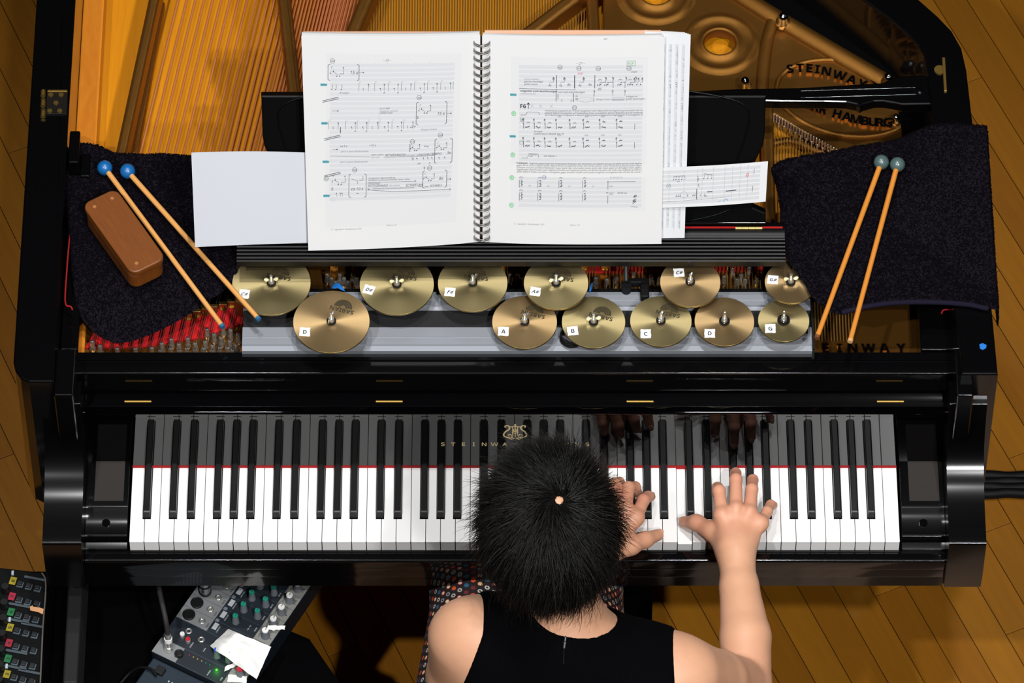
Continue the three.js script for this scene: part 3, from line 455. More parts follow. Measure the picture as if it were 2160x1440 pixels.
// ------------------------------------------------------------------ towels
function towel(name, label, outline, centre, hf, foldX, pileN, seed, wrapX) {
  const o = thing(name, label, 'towel');
  const pts = outline.map(p => { const h = p[2]; const q = at(p[0], p[1], h); return V(q.x + (p[3] || 0), h, q.z); });
  const curve = new THREE.CatmullRomCurve3(pts, true, 'centripetal'), nB = 220, nR = 44, th = 0.0055;
  const b = curve.getSpacedPoints(nB), c = at(centre[0], centre[1], centre[2]);
  const P = (t, j) => {
    const j0 = Math.floor(j), fj = j - j0, q = fj ? b[j0 % nB].clone().lerp(b[(j0 + 1) % nB], fj) : b[j0 % nB], e = t < 1 ? 0 : 1; let x = c.x + (q.x - c.x) * t, z = c.z + (q.z - c.z) * t;
    const hb = q.y, w = Math.pow(t, 3); let y = hf(x, z) * (1 - w) + hb * w;
    y += 0.0028 * N3(x * 22, seed, z * 22) + 0.0012 * N3(x * 90, seed + 2, z * 90) + foldX(x, z);
    if (wrapX && x > wrapX) { const d = x - wrapX; y -= d * 0.96; x = wrapX + Math.min(d * 0.06, 0.004); }
    return [x, y, z];
  };
  const pos = [], uv = [], idx = [];
  const layer = (dy, rounded) => { const s = pos.length / 3; for (let i = 0; i <= nR; i++) for (let j = 0; j < nB; j++) { const t = i / nR, p = P(t, j), drop = rounded ? th * 0.9 * Math.max(0, (t - 0.965) / 0.035) ** 2 : 0; pos.push(p[0], p[1] + dy - drop, p[2]); uv.push(p[0] / 0.12, p[2] / 0.12); } return s; };
  const A = layer(th, true), B = layer(0, false);
  for (let i = 0; i < nR; i++) for (let j = 0; j < nB; j++) { const n = (j + 1) % nB; for (const [s, f] of [[A, 0], [B, 1]]) { const a = s + i * nB + j, d = s + i * nB + n, e = a + nB, g = d + nB; f ? idx.push(a, e, d, d, e, g) : idx.push(a, d, e, d, g, e); } }
  for (let j = 0; j < nB; j++) { const n = (j + 1) % nB, a = A + nR * nB + j, d = A + nR * nB + n, e = B + nR * nB + j, g = B + nR * nB + n; idx.push(a, d, e, d, g, e); }
  const g = new THREE.BufferGeometry(); g.setAttribute('position', new THREE.Float32BufferAttribute(pos, 3)); g.setAttribute('uv', new THREE.Float32BufferAttribute(uv, 2)); g.setIndex(idx); g.computeVertexNormals();
  // make sure the top looks up
  if (g.attributes.normal.getY(nB * 5) < 0) { const k = g.index.array; for (let i = 0; i < k.length; i += 3) { const t = k[i]; k[i] = k[i + 1]; k[i + 1] = t; } g.computeVertexNormals(); }
  mesh('cloth', g, M.towel, o);
  const loop = new THREE.TorusGeometry(0.0013, 0.00042, 3, 5, Math.PI), im = new THREE.InstancedMesh(loop, M.towel, pileN), r = rand(seed * 31), m = new THREE.Matrix4(), q = new THREE.Quaternion(), e = new THREE.Euler();
  for (let i = 0; i < pileN; i++) { const t = Math.sqrt(r()), p = P(Math.min(t, 0.999), r() * nB), s = 0.7 + r() * 0.9; e.set((r() - 0.5) * 1.6, r() * 6.3, (r() - 0.5) * 1.6); q.setFromEuler(e); m.compose(V(p[0], p[1] + th - 0.0003 - (t > 0.965 ? th * 0.9 * ((t - 0.965) / 0.035) ** 2 : 0), p[2]), q, V(s, s, s)); im.setMatrixAt(i, m); }
  im.name = 'terry_pile'; im.userData.kind = 'stuff'; im.castShadow = im.receiveShadow = true; o.add(im);
  return { o, P };
}
towel('towel', 'black terry towel with a wood block and blue mallets on it, over the bass end',
  [[141, 318, 0.966], [165, 300, 0.968], [205, 304, 0.966], [245, 320, 0.966], [300, 322, 0.966], [400, 326, 0.97], [455, 345, 1.0], [490, 450, 1.003], [502, 540, 0.995], [498, 580, 0.972], [470, 615, 0.955], [430, 640, 0.945], [395, 665, 0.935], [350, 690, 0.92], [300, 712, 0.905], [255, 722, 0.903], [215, 710, 0.907], [185, 685, 0.918], [165, 655, 0.93], [155, 600, 0.95], [148, 520, 0.96], [141, 420, 0.964]],
  [310, 480, 0.966], (x, z) => 0.962, (x, z) => 0.004 / (1 + Math.exp(-(x + 0.565 + (z + 0.3) * 0.35) * 300)) - 0.004, 26000, 3);
{
  const T = towel('towel', 'black terry towel with two grey mallets on it, hung over the treble rim',
    [[1628, 352, 1.0], [1680, 332, 1.0], [1740, 322, 1.002], [1820, 308, 1.003], [1900, 292, 1.004], [1950, 270, 1.005], [1990, 260, 1.006], [2035, 262, 1.006], [2078, 275, 1.006, 0.03], [2093, 310, 1.006, 0.06], [2096, 400, 1.006, 0.07], [2094, 500, 1.006, 0.075], [2094, 600, 1.006, 0.075], [2094, 650, 1.006, 0.06], [2085, 652, 1.006, 0.01], [2040, 643, 1.004], [1960, 638, 1.003], [1880, 640, 1.002], [1820, 650, 0.999], [1770, 662, 0.997], [1735, 648, 0.997], [1712, 625, 0.998], [1690, 588, 0.9985], [1662, 550, 1.0], [1648, 500, 1.003], [1645, 440, 1.003], [1636, 390, 1.0]],
    [1870, 470, 1.004], () => 1.004, () => 0, 34000, 8, 0.7575);
  const hem = [[2085, 650], [2040, 641], [1960, 636], [1880, 638], [1820, 647], [1775, 658]].map(p => at(p[0], p[1] + 1, 1.008)); mesh('hem', tube(hem, 0.0042, 8, 60).scale(1, 1, 1), M.hem, T.o);
}
// ------------------------------------------------------------------ mallets and wood block
function mallet(head, tip, ball, stick, cap, label) {
  const o = thing('mallet', label, 'mallet'), a = at(...head), b = at(...tip), d = b.clone().sub(a).normalize(), r = 0.0123;
  mesh('head', new THREE.SphereGeometry(r, 28, 20).translate(a.x, a.y, a.z), ball, o);
  mesh('shaft', rod(a.clone().addScaledVector(d, r * 0.75), b, 0.0044, 0.0040, 14), stick, o);
  if (cap) mesh('tip_cap', rod(b.clone().addScaledVector(d, -0.004), b.clone().addScaledVector(d, 0.001), 0.0045, 0.0042, 14), cap, o);
}
mallet([221, 354, 0.986], [470, 689, 0.972], M.blueBall, M.stick, std(0x1d5f86, 0.6), 'blue headed mallet lying against the wood block');
mallet([269, 361, 0.986], [546, 673, 0.985], M.blueBall, M.stick, std(0x1d5f86, 0.6), 'blue headed mallet whose tip rests over the C sharp disc');
mallet([1859, 342, 1.026], [1723, 712, 1.008], M.greyBall, M.stick2, std(0x6b3c14, 0.7), 'grey headed mallet, left one of the pair on the right towel');
mallet([1893, 347, 1.026], [1793, 720, 1.008], M.greyBall, M.stick2, std(0xc99a68, 0.7), 'grey headed mallet, right one of the pair on the right towel');
{
  const c = at(261, 487, 1.016), A = at(169, 427, 1.016), D = at(279, 581, 1.016), ang = Math.atan2(D.x - A.x, D.z - A.z);
  const o = thing('wood_block', 'brown wooden percussion block lying aslant on the left towel', 'wood block', [c.x, 0.971, c.z]); o.rotation.y = ang;
  const w = 0.062, l = 0.163, out = (w, l, r) => { const p = []; for (const [sx, sz, a0] of [[1, 1, 0], [-1, 1, 1], [-1, -1, 2], [1, -1, 3]]) for (let k = 0; k <= 5; k++) { const a = (a0 + k / 5) * Math.PI / 2; p.push([sx * (w / 2 - r) + r * Math.cos(a), sz * (l / 2 - r) + r * Math.sin(a)]); } return p; };
  const uvp = g => { const p = g.attributes.position, u = g.attributes.uv; for (let i = 0; i < p.count; i++) u.setXY(i, p.getX(i) / 0.08, p.getZ(i) / 0.2); return g; };
  mesh('top', uvp(prism(out(w, l, 0.014), 0.0335, 0.045, 0.0022)), M.block, o);
  mesh('slot_core', uvp(prism(out(w - 0.014, l - 0.004, 0.01), 0.0295, 0.0335)), M.block, o);
  mesh('base', uvp(prism(out(w - 0.002, l - 0.006, 0.014), 0, 0.0295, 0.002)), M.block, o);
  for (const [x, z] of [[-0.016, -0.066], [0.016, -0.066], [-0.014, 0.066]]) mesh('dowel', new THREE.CylinderGeometry(0.003, 0.003, 0.001, 14).translate(x, 0.0451, z), std(0xa4683a, 0.5), o);
}
// ------------------------------------------------------------------ score and papers on the desk
function onDesk(px, py) { // metres right / up the leaning book plane
  let lo = -0.2, hi = 1; for (let k = 0; k < 50; k++) { const m = (lo + hi) / 2, y = 1.035 + m * Math.cos(DESK), z = -0.225 - m * Math.sin(DESK); const d = at(px, py, y).z; if (d < z) lo = m; else hi = m; }
  return [at(px, py, 1.035 + lo * Math.cos(DESK)).x, lo];
}
const deskFrame = (o, lift = 0) => { o.position.set(0, 1.035 + lift * Math.sin(DESK), -0.225 + lift * Math.cos(DESK)); o.rotation.x = -DESK; };
function warped(pts, nu, nv, lift) { // sheet between four corners bl, br, tr, tl with a lift function
  const g = new THREE.PlaneGeometry(1, 1, nu, nv), p = g.attributes.position;
  for (let i = 0; i < p.count; i++) { const u = p.getX(i) + 0.5, v = p.getY(i) + 0.5, [a, b, c, d] = pts; const x = (a[0] * (1 - u) + b[0] * u) * (1 - v) + (d[0] * (1 - u) + c[0] * u) * v, y = (a[1] * (1 - u) + b[1] * u) * (1 - v) + (d[1] * (1 - u) + c[1] * u) * v; p.setXYZ(i, x, y, lift(u, v)); }
  g.computeVertexNormals(); return g;
}
function slab(pts, nu, nv, lift, th) { // the same with thickness, closed round the edge
  const a = warped(pts, nu, nv, lift), b = warped(pts, nu, nv, (u, v) => lift(u, v) - th); const n = a.attributes.position.count, pos = [...a.attributes.position.array, ...b.attributes.position.array], uv = [...a.attributes.uv.array, ...b.attributes.uv.array], idx = [...a.index.array]; const k = b.index.array; for (let i = 0; i < k.length; i += 3) idx.push(k[i] + n, k[i + 2] + n, k[i + 1] + n);
  const edge = []; for (let i = 0; i <= nu; i++) edge.push(i); for (let j = 1; j <= nv; j++) edge.push(j * (nu + 1) + nu); for (let i = nu - 1; i >= 0; i--) edge.push(nv * (nu + 1) + i); for (let j = nv - 1; j >= 1; j--) edge.push(j * (nu + 1));
  for (let i = 0; i < edge.length; i++) { const e = edge[i], f = edge[(i + 1) % edge.length]; idx.push(e, e + n, f, f, e + n, f + n); }
  const g = new THREE.BufferGeometry(); g.setAttribute('position', new THREE.Float32BufferAttribute(pos, 3)); g.setAttribute('uv', new THREE.Float32BufferAttribute(uv, 2)); g.setIndex(idx); return toCreasedNormals(g, 0.6);
}
{
  const INK = '#33373f', GREY = '#7a7f88', TEAL = '#6fc0cc';
  const kit = (c) => ({
    T: (s, x, y, z = 6, col = INK, f = 'sans-serif') => { c.fillStyle = col; c.font = (f.includes('i ') ? 'italic ' : f.includes('b ') ? 'bold ' : '') + z + 'px ' + f.replace(/^[ib] /, ''); c.fillText(s, x, y); },
    L: (x1, y1, x2, y2, w = 0.6, col = INK) => { c.strokeStyle = col; c.lineWidth = w; c.beginPath(); c.moveTo(x1, y1); c.lineTo(x2, y2); c.stroke(); },
    O: (x, y, r, col = GREY, w = 0.5, s = '') => { c.strokeStyle = col; c.lineWidth = w; c.beginPath(); c.arc(x, y, r, 0, 7); c.stroke(); if (s) { c.fillStyle = col; c.font = 'italic ' + r * 1.05 + 'px sans-serif'; c.textAlign = 'center'; c.fillText(s, x, y + r * 0.4); c.textAlign = 'left'; } },
    N: (x, y, stem = -7, col = INK) => { c.fillStyle = col; c.beginPath(); c.ellipse(x, y, 1.2, 0.9, -0.3, 0, 7); c.fill(); c.strokeStyle = col; c.lineWidth = 0.4; c.beginPath(); c.moveTo(x + 1, y); c.lineTo(x + 1, y + stem); c.stroke(); },
    S: (x0, x1, y0, n, pitch) => { for (let i = 0; i < n; i++) { const y = y0 + i * pitch; c.fillStyle = '#e4e5e8'; c.fillRect(x0, y, x1 - x0, pitch * 0.66); c.strokeStyle = '#c9cbd0'; c.lineWidth = 0.25; for (let k = 0; k < 5; k++) { c.beginPath(); c.moveTo(x0, y + k * pitch * 0.165); c.lineTo(x1, y + k * pitch * 0.165); c.stroke(); } } },
    BR: (xa, xb, y0, y1, w = 0.9) => { c.strokeStyle = INK; c.lineWidth = w; c.beginPath(); c.moveTo(xa + 4, y0 - 1.5); c.lineTo(xa, y0 + 1); c.lineTo(xa, y1 - 1); c.lineTo(xa + 4, y1 + 1.5); c.moveTo(xb - 4, y0 - 1.5); c.lineTo(xb, y0 + 1); c.lineTo(xb, y1 - 1); c.lineTo(xb - 4, y1 + 1.5); c.stroke(); },
    W: (x, y, t = 'WOOD') => { c.fillStyle = TEAL; c.fillRect(x - 1, y - 4.6, 13, 5.4); c.fillStyle = '#1d5c66'; c.font = 'bold 4.4px sans-serif'; c.fillText(t, x, y - 0.4); },
    Q: (x, y, r, col = INK) => { c.strokeStyle = col; c.lineWidth = 0.7; c.beginPath(); c.arc(x, y + r * 0.7, r, Math.PI * 1.12, Math.PI * 1.88); c.stroke(); c.fillStyle = col; c.fillRect(x - 0.4, y + r * 0.25, 0.8, 0.8); },
    A: (x1, y1, x2, w = 0.6) => { c.strokeStyle = INK; c.fillStyle = INK; c.lineWidth = w; c.beginPath(); c.moveTo(x1, y1); c.lineTo(x2, y1); c.stroke(); c.beginPath(); c.moveTo(x2 + 2.5, y1); c.lineTo(x2 - 1, y1 - 1.3); c.lineTo(x2 - 1, y1 + 1.3); c.fill(); },
  });
  const motif = (k, x, y, s = 1) => { const { L, N, T } = k; N(x, y + 6 * s, -5, INK); N(x + 6 * s, y + 2 * s, -4); L(x + 6 * s, y + 3 * s, x + 13 * s, y + 7 * s); N(x + 13 * s, y + 12 * s, -5); N(x + 19 * s, y + 12 * s, -5); L(x + 20 * s, y + 7 * s, x + 28 * s, y + 7 * s); L(x + 28 * s, y + 7 * s, x + 28 * s, y - 4 * s); N(x + 27 * s, y - 6 * s, 4); T('f', x + 1, y - 5 * s, 6 * s, INK, 'i serif'); };
  const leftTex = canvasTex(1116, 1350, (c, W, H) => {
    c.fillStyle = '#efefef'; c.fillRect(0, 0, W, H); c.setTransform(3, 0, -3 * 15 / 449, 3, -636 * 3 + 72 * 45 / 449, -72 * 3); const k = kit(c), { T, L, O, N, S, BR, W: WD, A } = k, r = rand(77);
    c.fillStyle = '#ebebec'; c.fillRect(688, 108, 282, 366); S(696, 957, 129, 29, 10.05);
    T('- 26 -', 807, 123, 7, GREY, 'i sans-serif'); O(701, 123, 4.8, INK, 0.6, '360'); for (const x of [758, 789, 816, 845, 875, 903]) T('’', x, 130, 5);
    BR(692, 757, 131, 163); motif(k, 697, 143); T('15 x', 737, 150, 9.5, INK, 'i sans-serif'); A(757, 147, 766);
    WD(677, 175); const bars = (xs, y) => xs.forEach((x, i) => { L(x, y, x, y + 17, 0.5); O(x + 2, y - 2, 1.6, GREY, 0.3); if (i % 3) { N(x + 12, y + 12, 6); L(x + 20, y + 2, x + 20, y + 16, 0.5); N(x + 20, y + 3, 3); N(x + 20, y + 21, -4); } else { T('ξ', x + 8, y + 15, 6, INK); N(x + 20, y + 3, 6); L(x + 20, y + 2, x + 20, y + 18, 0.4); } });
    bars([757, 790, 819, 846, 874, 901, 929], 169); L(955, 169, 955, 186, 0.5); for (const x of [700, 708, 720]) { T('ξ', x, 177, 6); N(x, 183, -5); } T('ff sempre', 716, 192, 4.6, INK, 'i serif');
    const slash = (x, y) => { L(x, y + 8, x + 34, y, 1.1); L(x + 1, y + 11, x + 35, y + 3, 1.1); }; slash(680, 199); slash(684, 279); slash(685, 357);
    O(884, 201, 4.8, INK, 0.6, '364'); BR(879, 943, 212, 258); motif(k, 884, 224, 0.9); T('15 x', 922, 240, 9, INK, 'i sans-serif'); A(943, 237, 952); T('2', 880, 246, 7, INK, 'b serif');
    A(700, 228, 713, 0.5); L(800, 220, 800, 245, 0.3, GREY); T('ca 15 Mal', 802, 225, 4.8, INK, 'i sans-serif'); T('langsamer werdend', 802, 230, 4.2, GREY, 'i sans-serif'); T('tiefstes Pedal', 802, 234, 4.4, INK, 'i sans-serif');
    WD(679, 256); bars([694, 730, 754, 777, 800, 828, 852], 250); for (const x of [868, 872, 876]) N(x, 262 + (x % 5), -6); T('klingen lassen', 889, 271, 5, GREY, 'i serif'); L(719, 262, 719, 275, 1.2); L(717, 270, 721, 270, 0.7);
    O(872, 295, 4.8, INK, 0.6, '370'); O(931, 283, 4.8, INK, 0.6, '380'); L(867, 300, 867, 317, 1); motif(k, 868, 306, 0.7); T('⌢ lang', 893, 307, 5, INK, 'i serif'); BR(920, 957, 292, 342); motif(k, 924, 305, 0.75); T('3x', 945, 325, 8.5, INK, 'i sans-serif');
    A(702, 309, 712, 0.5); T('ca 5 x', 718, 304, 6, INK, 'i sans-serif'); T('+10 x', 780, 303, 6, INK, 'i sans-serif'); T('poco a poco diminuendo', 720, 315, 5, GREY, 'i serif'); L(698, 323, 784, 326, 0.5, GREY); L(811, 327, 920, 327, 0.5); T('poco a poco', 785, 323, 4.6, INK, 'i serif'); T('RITARDANDO', 814, 325, 7, INK, 'i sans-serif'); L(855, 323, 868, 324, 0.5); T('ganz', 869, 325, 4, INK, 'i serif'); T('LANGSAM a', 881, 326, 6.6, INK, 'i sans-serif'); T('TEMPO', 912, 326, 6.8, INK, 'i sans-serif'); T('più volte', 786, 328, 4, GREY, 'i serif');
    WD(682, 337); T('poco a poco diminuendo', 719, 337, 5, GREY, 'i serif'); T('3', 871, 335, 8, INK, 'b serif'); for (const x of [882, 896, 905, 914, 929, 941]) { N(x, 331, 5); } T('pp', 884, 343, 5, INK, 'i serif'); T('p', 908, 343, 5, INK, 'i serif');
    O(689, 371, 4.8, INK, 0.6, '383'); O(750, 353, 4.8, INK, 0.6, '384'); O(910, 353, 4.8, INK, 0.6, '391'); T('1', 896, 355, 8, INK, 'b serif'); motif(k, 702, 372); T('2', 700, 396, 8, INK, 'b serif');
    BR(738, 775, 363, 410); L(743, 372, 756, 376); L(756, 376, 757, 383); L(760, 376, 768, 375); L(768, 375, 768, 366); T('ca 10 x', 742, 396, 8.4, INK, 'i sans-serif'); L(754, 403, 759, 403, 1);
    T('mit gleicher Figurenstellung', 779, 373, 4.6, INK, 'i sans-serif'); T('allmählich zunehmend schneller, leises, höher', 779, 377, 4.3, INK, 'i sans-serif'); A(778, 380, 880, 0.6); T('CRESCENDO', 778, 385, 4.8, INK, 'i sans-serif'); T('ACCELERANDO', 778, 390, 6.4, INK, 'i sans-serif'); T('bis extrem', 824, 390, 4.6, GREY, 'i serif'); T('SCHNELL', 859, 391, 7.6, INK, 'i sans-serif'); T('fff', 887, 393, 8, INK, 'i serif'); T('p', 778, 396, 6, INK, 'b serif'); T('rhythmische Unterschiede geben ineinander', 789, 395, 4.2, INK, 'i serif'); L(779, 396, 835, 401, 0.6); A(835, 401, 955, 0.6);
    BR(896, 947, 360, 395); motif(k, 898, 371, 0.8); T('8x', 930, 379, 8.4, INK, 'i sans-serif'); T('sehr', 900, 394, 4, INK, 'i serif'); T('SCHNELL', 911, 394, 6.6, INK, 'i sans-serif'); A(947, 379, 955);
    WD(684, 409); for (const x of [711, 719, 723]) N(x, 402, 7); O(704, 415, 4, GREY, 0.3);
    O(702, 478, 1.8, GREY, 0.3); T('copyright K. Stockhausen, 1975', 707, 480, 4.2, GREY, 'i sans-serif'); T('Werk nr. 32', 820, 474, 4, GREY, 'i sans-serif');
  });
  const rightTex = canvasTex(1158, 1332, (c, W, H) => {
    c.fillStyle = '#f0f0f0'; c.fillRect(0, 0, W, H); c.setTransform(3, 0, 0, 3, -1017 * 3, -70 * 3); const k = kit(c), { T, L, O, N, S, BR, W: WD, Q, A } = k, r = rand(99);
    c.fillStyle = '#ececed'; c.fillRect(1078, 112, 290, 330); S(1095, 1358, 130, 31, 9.9); c.fillStyle = '#f0f0f0'; c.fillRect(1078, 342, 290, 27);
    T('– 27 –', 1216, 127, 7, GREY, 'i sans-serif'); c.strokeStyle = '#3f9b4c'; c.lineWidth = 0.7; c.strokeRect(1324, 120.5, 17.5, 10.5); T('FLIP', 1326, 128.5, 6.6, '#3f9b4c');
    [[1182, 133, '402'], [1222, 135, '410'], [1263, 136, '418'], [1328, 136, '420']].forEach(a => O(a[0], a[1], 4.8, INK, 0.6, a[2])); T('CUE', 1219, 148, 6, '#d3224a', 'i sans-serif');
    for (const x of [1175, 1213, 1256]) L(x, 150, x, 178, x === 1213 ? 1.7 : 1.1); L(1174, 180, 1174, 206, 1.1); L(1211, 188, 1211, 207, 1.1); for (const x of [1174, 1215]) { T('↕', x, 146, 8, INK); }
    for (const x of [1168, 1191, 1232]) { N(x, 155, 6); N(x + 1.4, 157, 4); N(x - 1, 158, 3); L(x, 157, x, 165, 0.6); L(x - 8, 165, x, 165, 0.5); N(x - 9, 172, -5); N(x - 6, 173, -4); } T('8x', 1197, 172, 7, INK, 'i sans-serif'); T('8x', 1242, 172, 7, INK, 'i sans-serif');
    for (const x of [1267, 1282, 1310, 1331]) { if (x !== 1282) Q(x, 160, 4.2); N(x - 1, 171, -6); N(x + 1.5, 170, -5); N(x - 5, 171, -4); L(x, 166, x + 12, 166, 0.6); L(x + 12, 166, x + 12, 158, 0.6); N(x + 13, 157, 5); N(x + 12, 155, 4); } for (const x of [1340, 1349, 1357]) { N(x, 157, 8); N(x - 1, 159, 6); N(x - 4, 171, -5); L(x - 3, 166, x, 166, 0.5); } T('länger', 1332, 145, 4.4, INK, 'i serif');
    L(1295, 164, 1295, 178, 0.7); L(1320, 164, 1320, 178, 0.7); T('fff', 1262, 182, 6.5, INK, 'i serif'); for (const x of [1255, 1294, 1320]) { T('3', x - 2, 187, 7, INK, 'b serif'); L(x, 188, x, 194, 0.5); }
    T('immer schnellere', 1106, 160, 4, GREY, 'i sans-serif'); T('gleiche Anschläge', 1106, 165.5, 5, INK, 'i sans-serif'); T('gelten lassen', 1106, 171, 5, INK, 'i sans-serif'); L(1095, 179, 1216, 181, 0.7); T('möglichst noch beschleunigen', 1098, 186.5, 5.4, INK, 'b sans-serif'); T('und noch beschleunigen', 1178, 187.5, 5.2, INK, 'i sans-serif'); T('nicht unterbrechen', 1098, 191, 3.8, GREY, 'i sans-serif');
    WD(1077, 195); for (const x of [1183, 1203]) T('7', x, 207, 7, INK, 'i serif'); L(1178, 190, 1178, 201, 1); for (let i = 0; i < 4; i++) L(1215, 192 + i * 3.4, 1220, 192 + i * 3.4, 0.7); c.strokeStyle = GREY; c.lineWidth = 0.4; c.beginPath(); c.ellipse(1236, 202, 18, 5, 0, 0, 7); c.stroke(); L(1254, 190, 1254, 207, 0.5); T('klingen lassen', 1259, 203, 4.6, GREY, 'i serif'); c.strokeStyle = GREY; c.strokeRect(1293, 198, 26, 5.4); T('NACHSTEHEN', 1294, 202.4, 3.8, INK); T('Schlägel mit', 1322, 198, 4.6, INK, 'i sans-serif'); T('großer Beule halten', 1322, 203, 4.6, INK, 'i sans-serif');
    T('F6', 1097, 221, 12, '#10131f', 'b sans-serif'); L(1115, 222, 1115, 210, 1.2, '#10131f'); L(1112, 213.5, 1115, 209.5, 1.2, '#10131f'); L(1118, 213.5, 1115, 209.5, 1.2, '#10131f'); for (const x of [1120, 1138, 1161]) { L(x, 220, x + 6, 212, 0.4, GREY); L(x, 213, x + 6, 220, 0.4, GREY); } for (const [x, s] of [[1181, '↓'], [1220, '↑↓↑'], [1241, '↓'], [1273, '↑'], [1310, '↓']]) T(s, x, 221, 8, x === 1181 ? INK : GREY); O(1213, 219, 4.6, INK, 0.6, '421');
    const txt = (x, y, w, rows, z = 4.5) => { const words = ['sofort', 'nach', 'jedem', 'Akkord', 'zuerst', 'schnell', 'gespielt', 'später', 'langsamer', 'Hinwendung', 'durch', 'den', 'ganzen', 'Bereich', 'und', 'ein', 'Akkord', 'auf', 'der', 'leisen', 'Dauer', 'abgeklungen', 'möglichst', 'beginnen', 'in', 'Einzelton', 'zurückgehen', 'Modulator', 'ausgehend', 'oder', 'gegen', 'Ende', 'besonders', 'gut', 'hörbar']; for (let i = 0; i < rows; i++) { let s = ''; while (s.length < w / z / 0.43) s += words[Math.floor(r() * words.length)] + ' '; T(s, x, y + i * 4.6, z, INK, 'i sans-serif'); } };
    c.save(); c.beginPath(); c.rect(1145, 222, 214, 18); c.clip(); txt(1150, 227.5, 205, 3); c.restore(); const G = (x, y) => { c.fillStyle = '#b9ecc6'; c.beginPath(); c.arc(x, y, 4.6, 0, 7); c.fill(); O(x, y, 4.6, '#3a9a5a', 0.6, ''); T('~', x - 3, y + 2.4, 8, '#2b7f45', 'b sans-serif'); };
    G(1084, 233); G(1082, 322); G(1080, 371); G(1079, 431); L(1098, 236, 1109, 236, 0.7); L(1109, 236, 1113, 229, 0.7); L(1113, 229, 1137, 229, 0.7); L(1137, 229, 1139, 235, 0.7);
    const row = (y) => { [1105, 1128, 1151, 1175, 1204, 1233, 1268, 1304].forEach((x, i) => { Q(x + (i > 2 && i !== 4 ? 6 : 10), y + (i > 2 && i !== 4 ? -12 : 2), 3.6); L(x, y + 2, x, y + 15, 0.9); for (let q = 0; q < 4; q++) { N(x + 4 + q * 2.4, y + 10 + r() * 3, -3); } N(x - 2, y - 4, 10); N(x - 1, y - 6, 5); if (i > 4) for (let q = 0; q < 3; q++) N(x + 6 + q * 2, y - 2 + r() * 2, -2); }); L(1342, y + 4, 1342, y + 17, 0.8); };
    row(250); row(290); c.strokeStyle = INK; c.lineWidth = 0.5; c.strokeRect(1098, 242, 8, 7); T('fff', 1099, 247.5, 5, INK, 'i serif'); c.strokeRect(1097, 292, 7, 6); WD(1076, 284, 'GONG'); T('Fermaten', 1126, 272, 4.4, INK, 'i sans-serif'); T('zunehmend LÄNGER', 1126, 277, 5.2, INK, 'i sans-serif'); T('bis +26', 1176, 277, 4.6, INK, 'i sans-serif');
    L(1101, 328, 1113, 328, 0.6); L(1113, 328, 1117, 318, 0.6); L(1117, 318, 1136, 319, 0.6); L(1136, 319, 1137, 327, 0.6); T('möglichst', 1117, 322, 3.6, INK, 'i sans-serif'); T('leise', 1117, 325.4, 3.6, INK, 'i sans-serif'); T('wie Klavier I', 1148, 324, 5, INK, 'i sans-serif');
    c.save(); c.beginPath(); c.rect(1088, 335, 270, 30); c.clip(); T('Pedalspiel:', 1090, 341, 4.6, INK, 'b sans-serif'); txt(1118, 341, 240, 1); txt(1090, 345.6, 265, 4); c.restore();
    [1096, 1136, 1181, 1232].forEach((x, i) => { for (const y of [375, 403]) { Q(x + 4, y - 5, 3.8); L(x, y, x, y + 17, 0.8); for (let q = 0; q < 5; q++) { c.fillStyle = INK; c.fillRect(x + 3 + (q % 2), y + q * 3.2, 3.4, 1.6); } } T(['↑', '↓', '↑', '↓'][i], x + 12, 375, 6, GREY); T('22', x + 19, 389, 5, GREY, 'i sans-serif'); });
    O(1149, 369, 4.4, '#4b6d9a', 0.6, '424'); T('5+ 1½ 2½ 3 4', 1290, 371, 4.6, GREY, 'i sans-serif'); L(1284, 378, 1345, 378, 0.6); T('30-40 sec', 1306, 404, 5, INK, 'i sans-serif'); A(1300, 402, 1284, 0.4); L(1286, 376, 1286, 395, 0.8); L(1286, 408, 1286, 425, 0.8); Q(1293, 388, 3.6); Q(1293, 405, 3.6); for (let q = 0; q < 14; q++) N(1340 + r() * 8, 408 + r() * 22, -4); L(1336, 432, 1350, 434, 0.6);
    T('C9 -', 1274, 75, 5, INK, 'i sans-serif'); O(1086, 471, 1.8, GREY, 0.3); T('copyright K. Stockhausen, 1975', 1091, 472.6, 4.2, GREY, 'i sans-serif'); T('Werk nr. 32', 1205, 473, 4, GREY, 'i sans-serif');
  });
  const looseTex = canvasTex(320, 1400, (c, W, H) => { c.fillStyle = '#f1f2f5'; c.fillRect(0, 0, W, H); const r = rand(5); for (let k = 0; k < 6; k++) { const x = 30 + k * 46; c.fillStyle = '#e3e5ea'; c.fillRect(x, 70, 24, H - 140); for (let y = 80; y < H - 90; y += 12 + r() * 30) { const l = 8 + r() * 42; c.strokeStyle = r() > 0.6 ? '#70757e' : '#b6bac1'; c.lineWidth = r() > 0.8 ? 2.4 : 1.3; c.beginPath(); c.moveTo(x + 18, y); c.lineTo(x + 18, y + l); c.stroke(); for (let q = 0; q < 3; q++) { c.beginPath(); c.moveTo(x + 18, y + q * l / 3); c.lineTo(x + 4 + r() * 8, y + q * l / 3); c.stroke(); } } } });
  const stripTex = canvasTex(900, 360, (c, W, H) => {
    c.fillStyle = '#f2f3f5'; c.fillRect(0, 0, W, H); c.setTransform(3.9, 0, 0, 3.9, -1392 * 3.9, -344 * 3.9); const k = kit(c), { T, L, O, N, S, Q } = k; S(1392, 1608, 352, 8, 10);
    for (const x of [1418, 1449, 1477, 1487, 1510, 1534, 1550, 1566, 1582]) L(x, 352, x, 424, 0.25, GREY); for (const [x, s] of [[1487, '1'], [1510, '2'], [1534, '3'], [1550, '4'], [1566, '5'], [1582, '6']]) T(s, x - 1, 351, 4, GREY, 'i sans-serif');
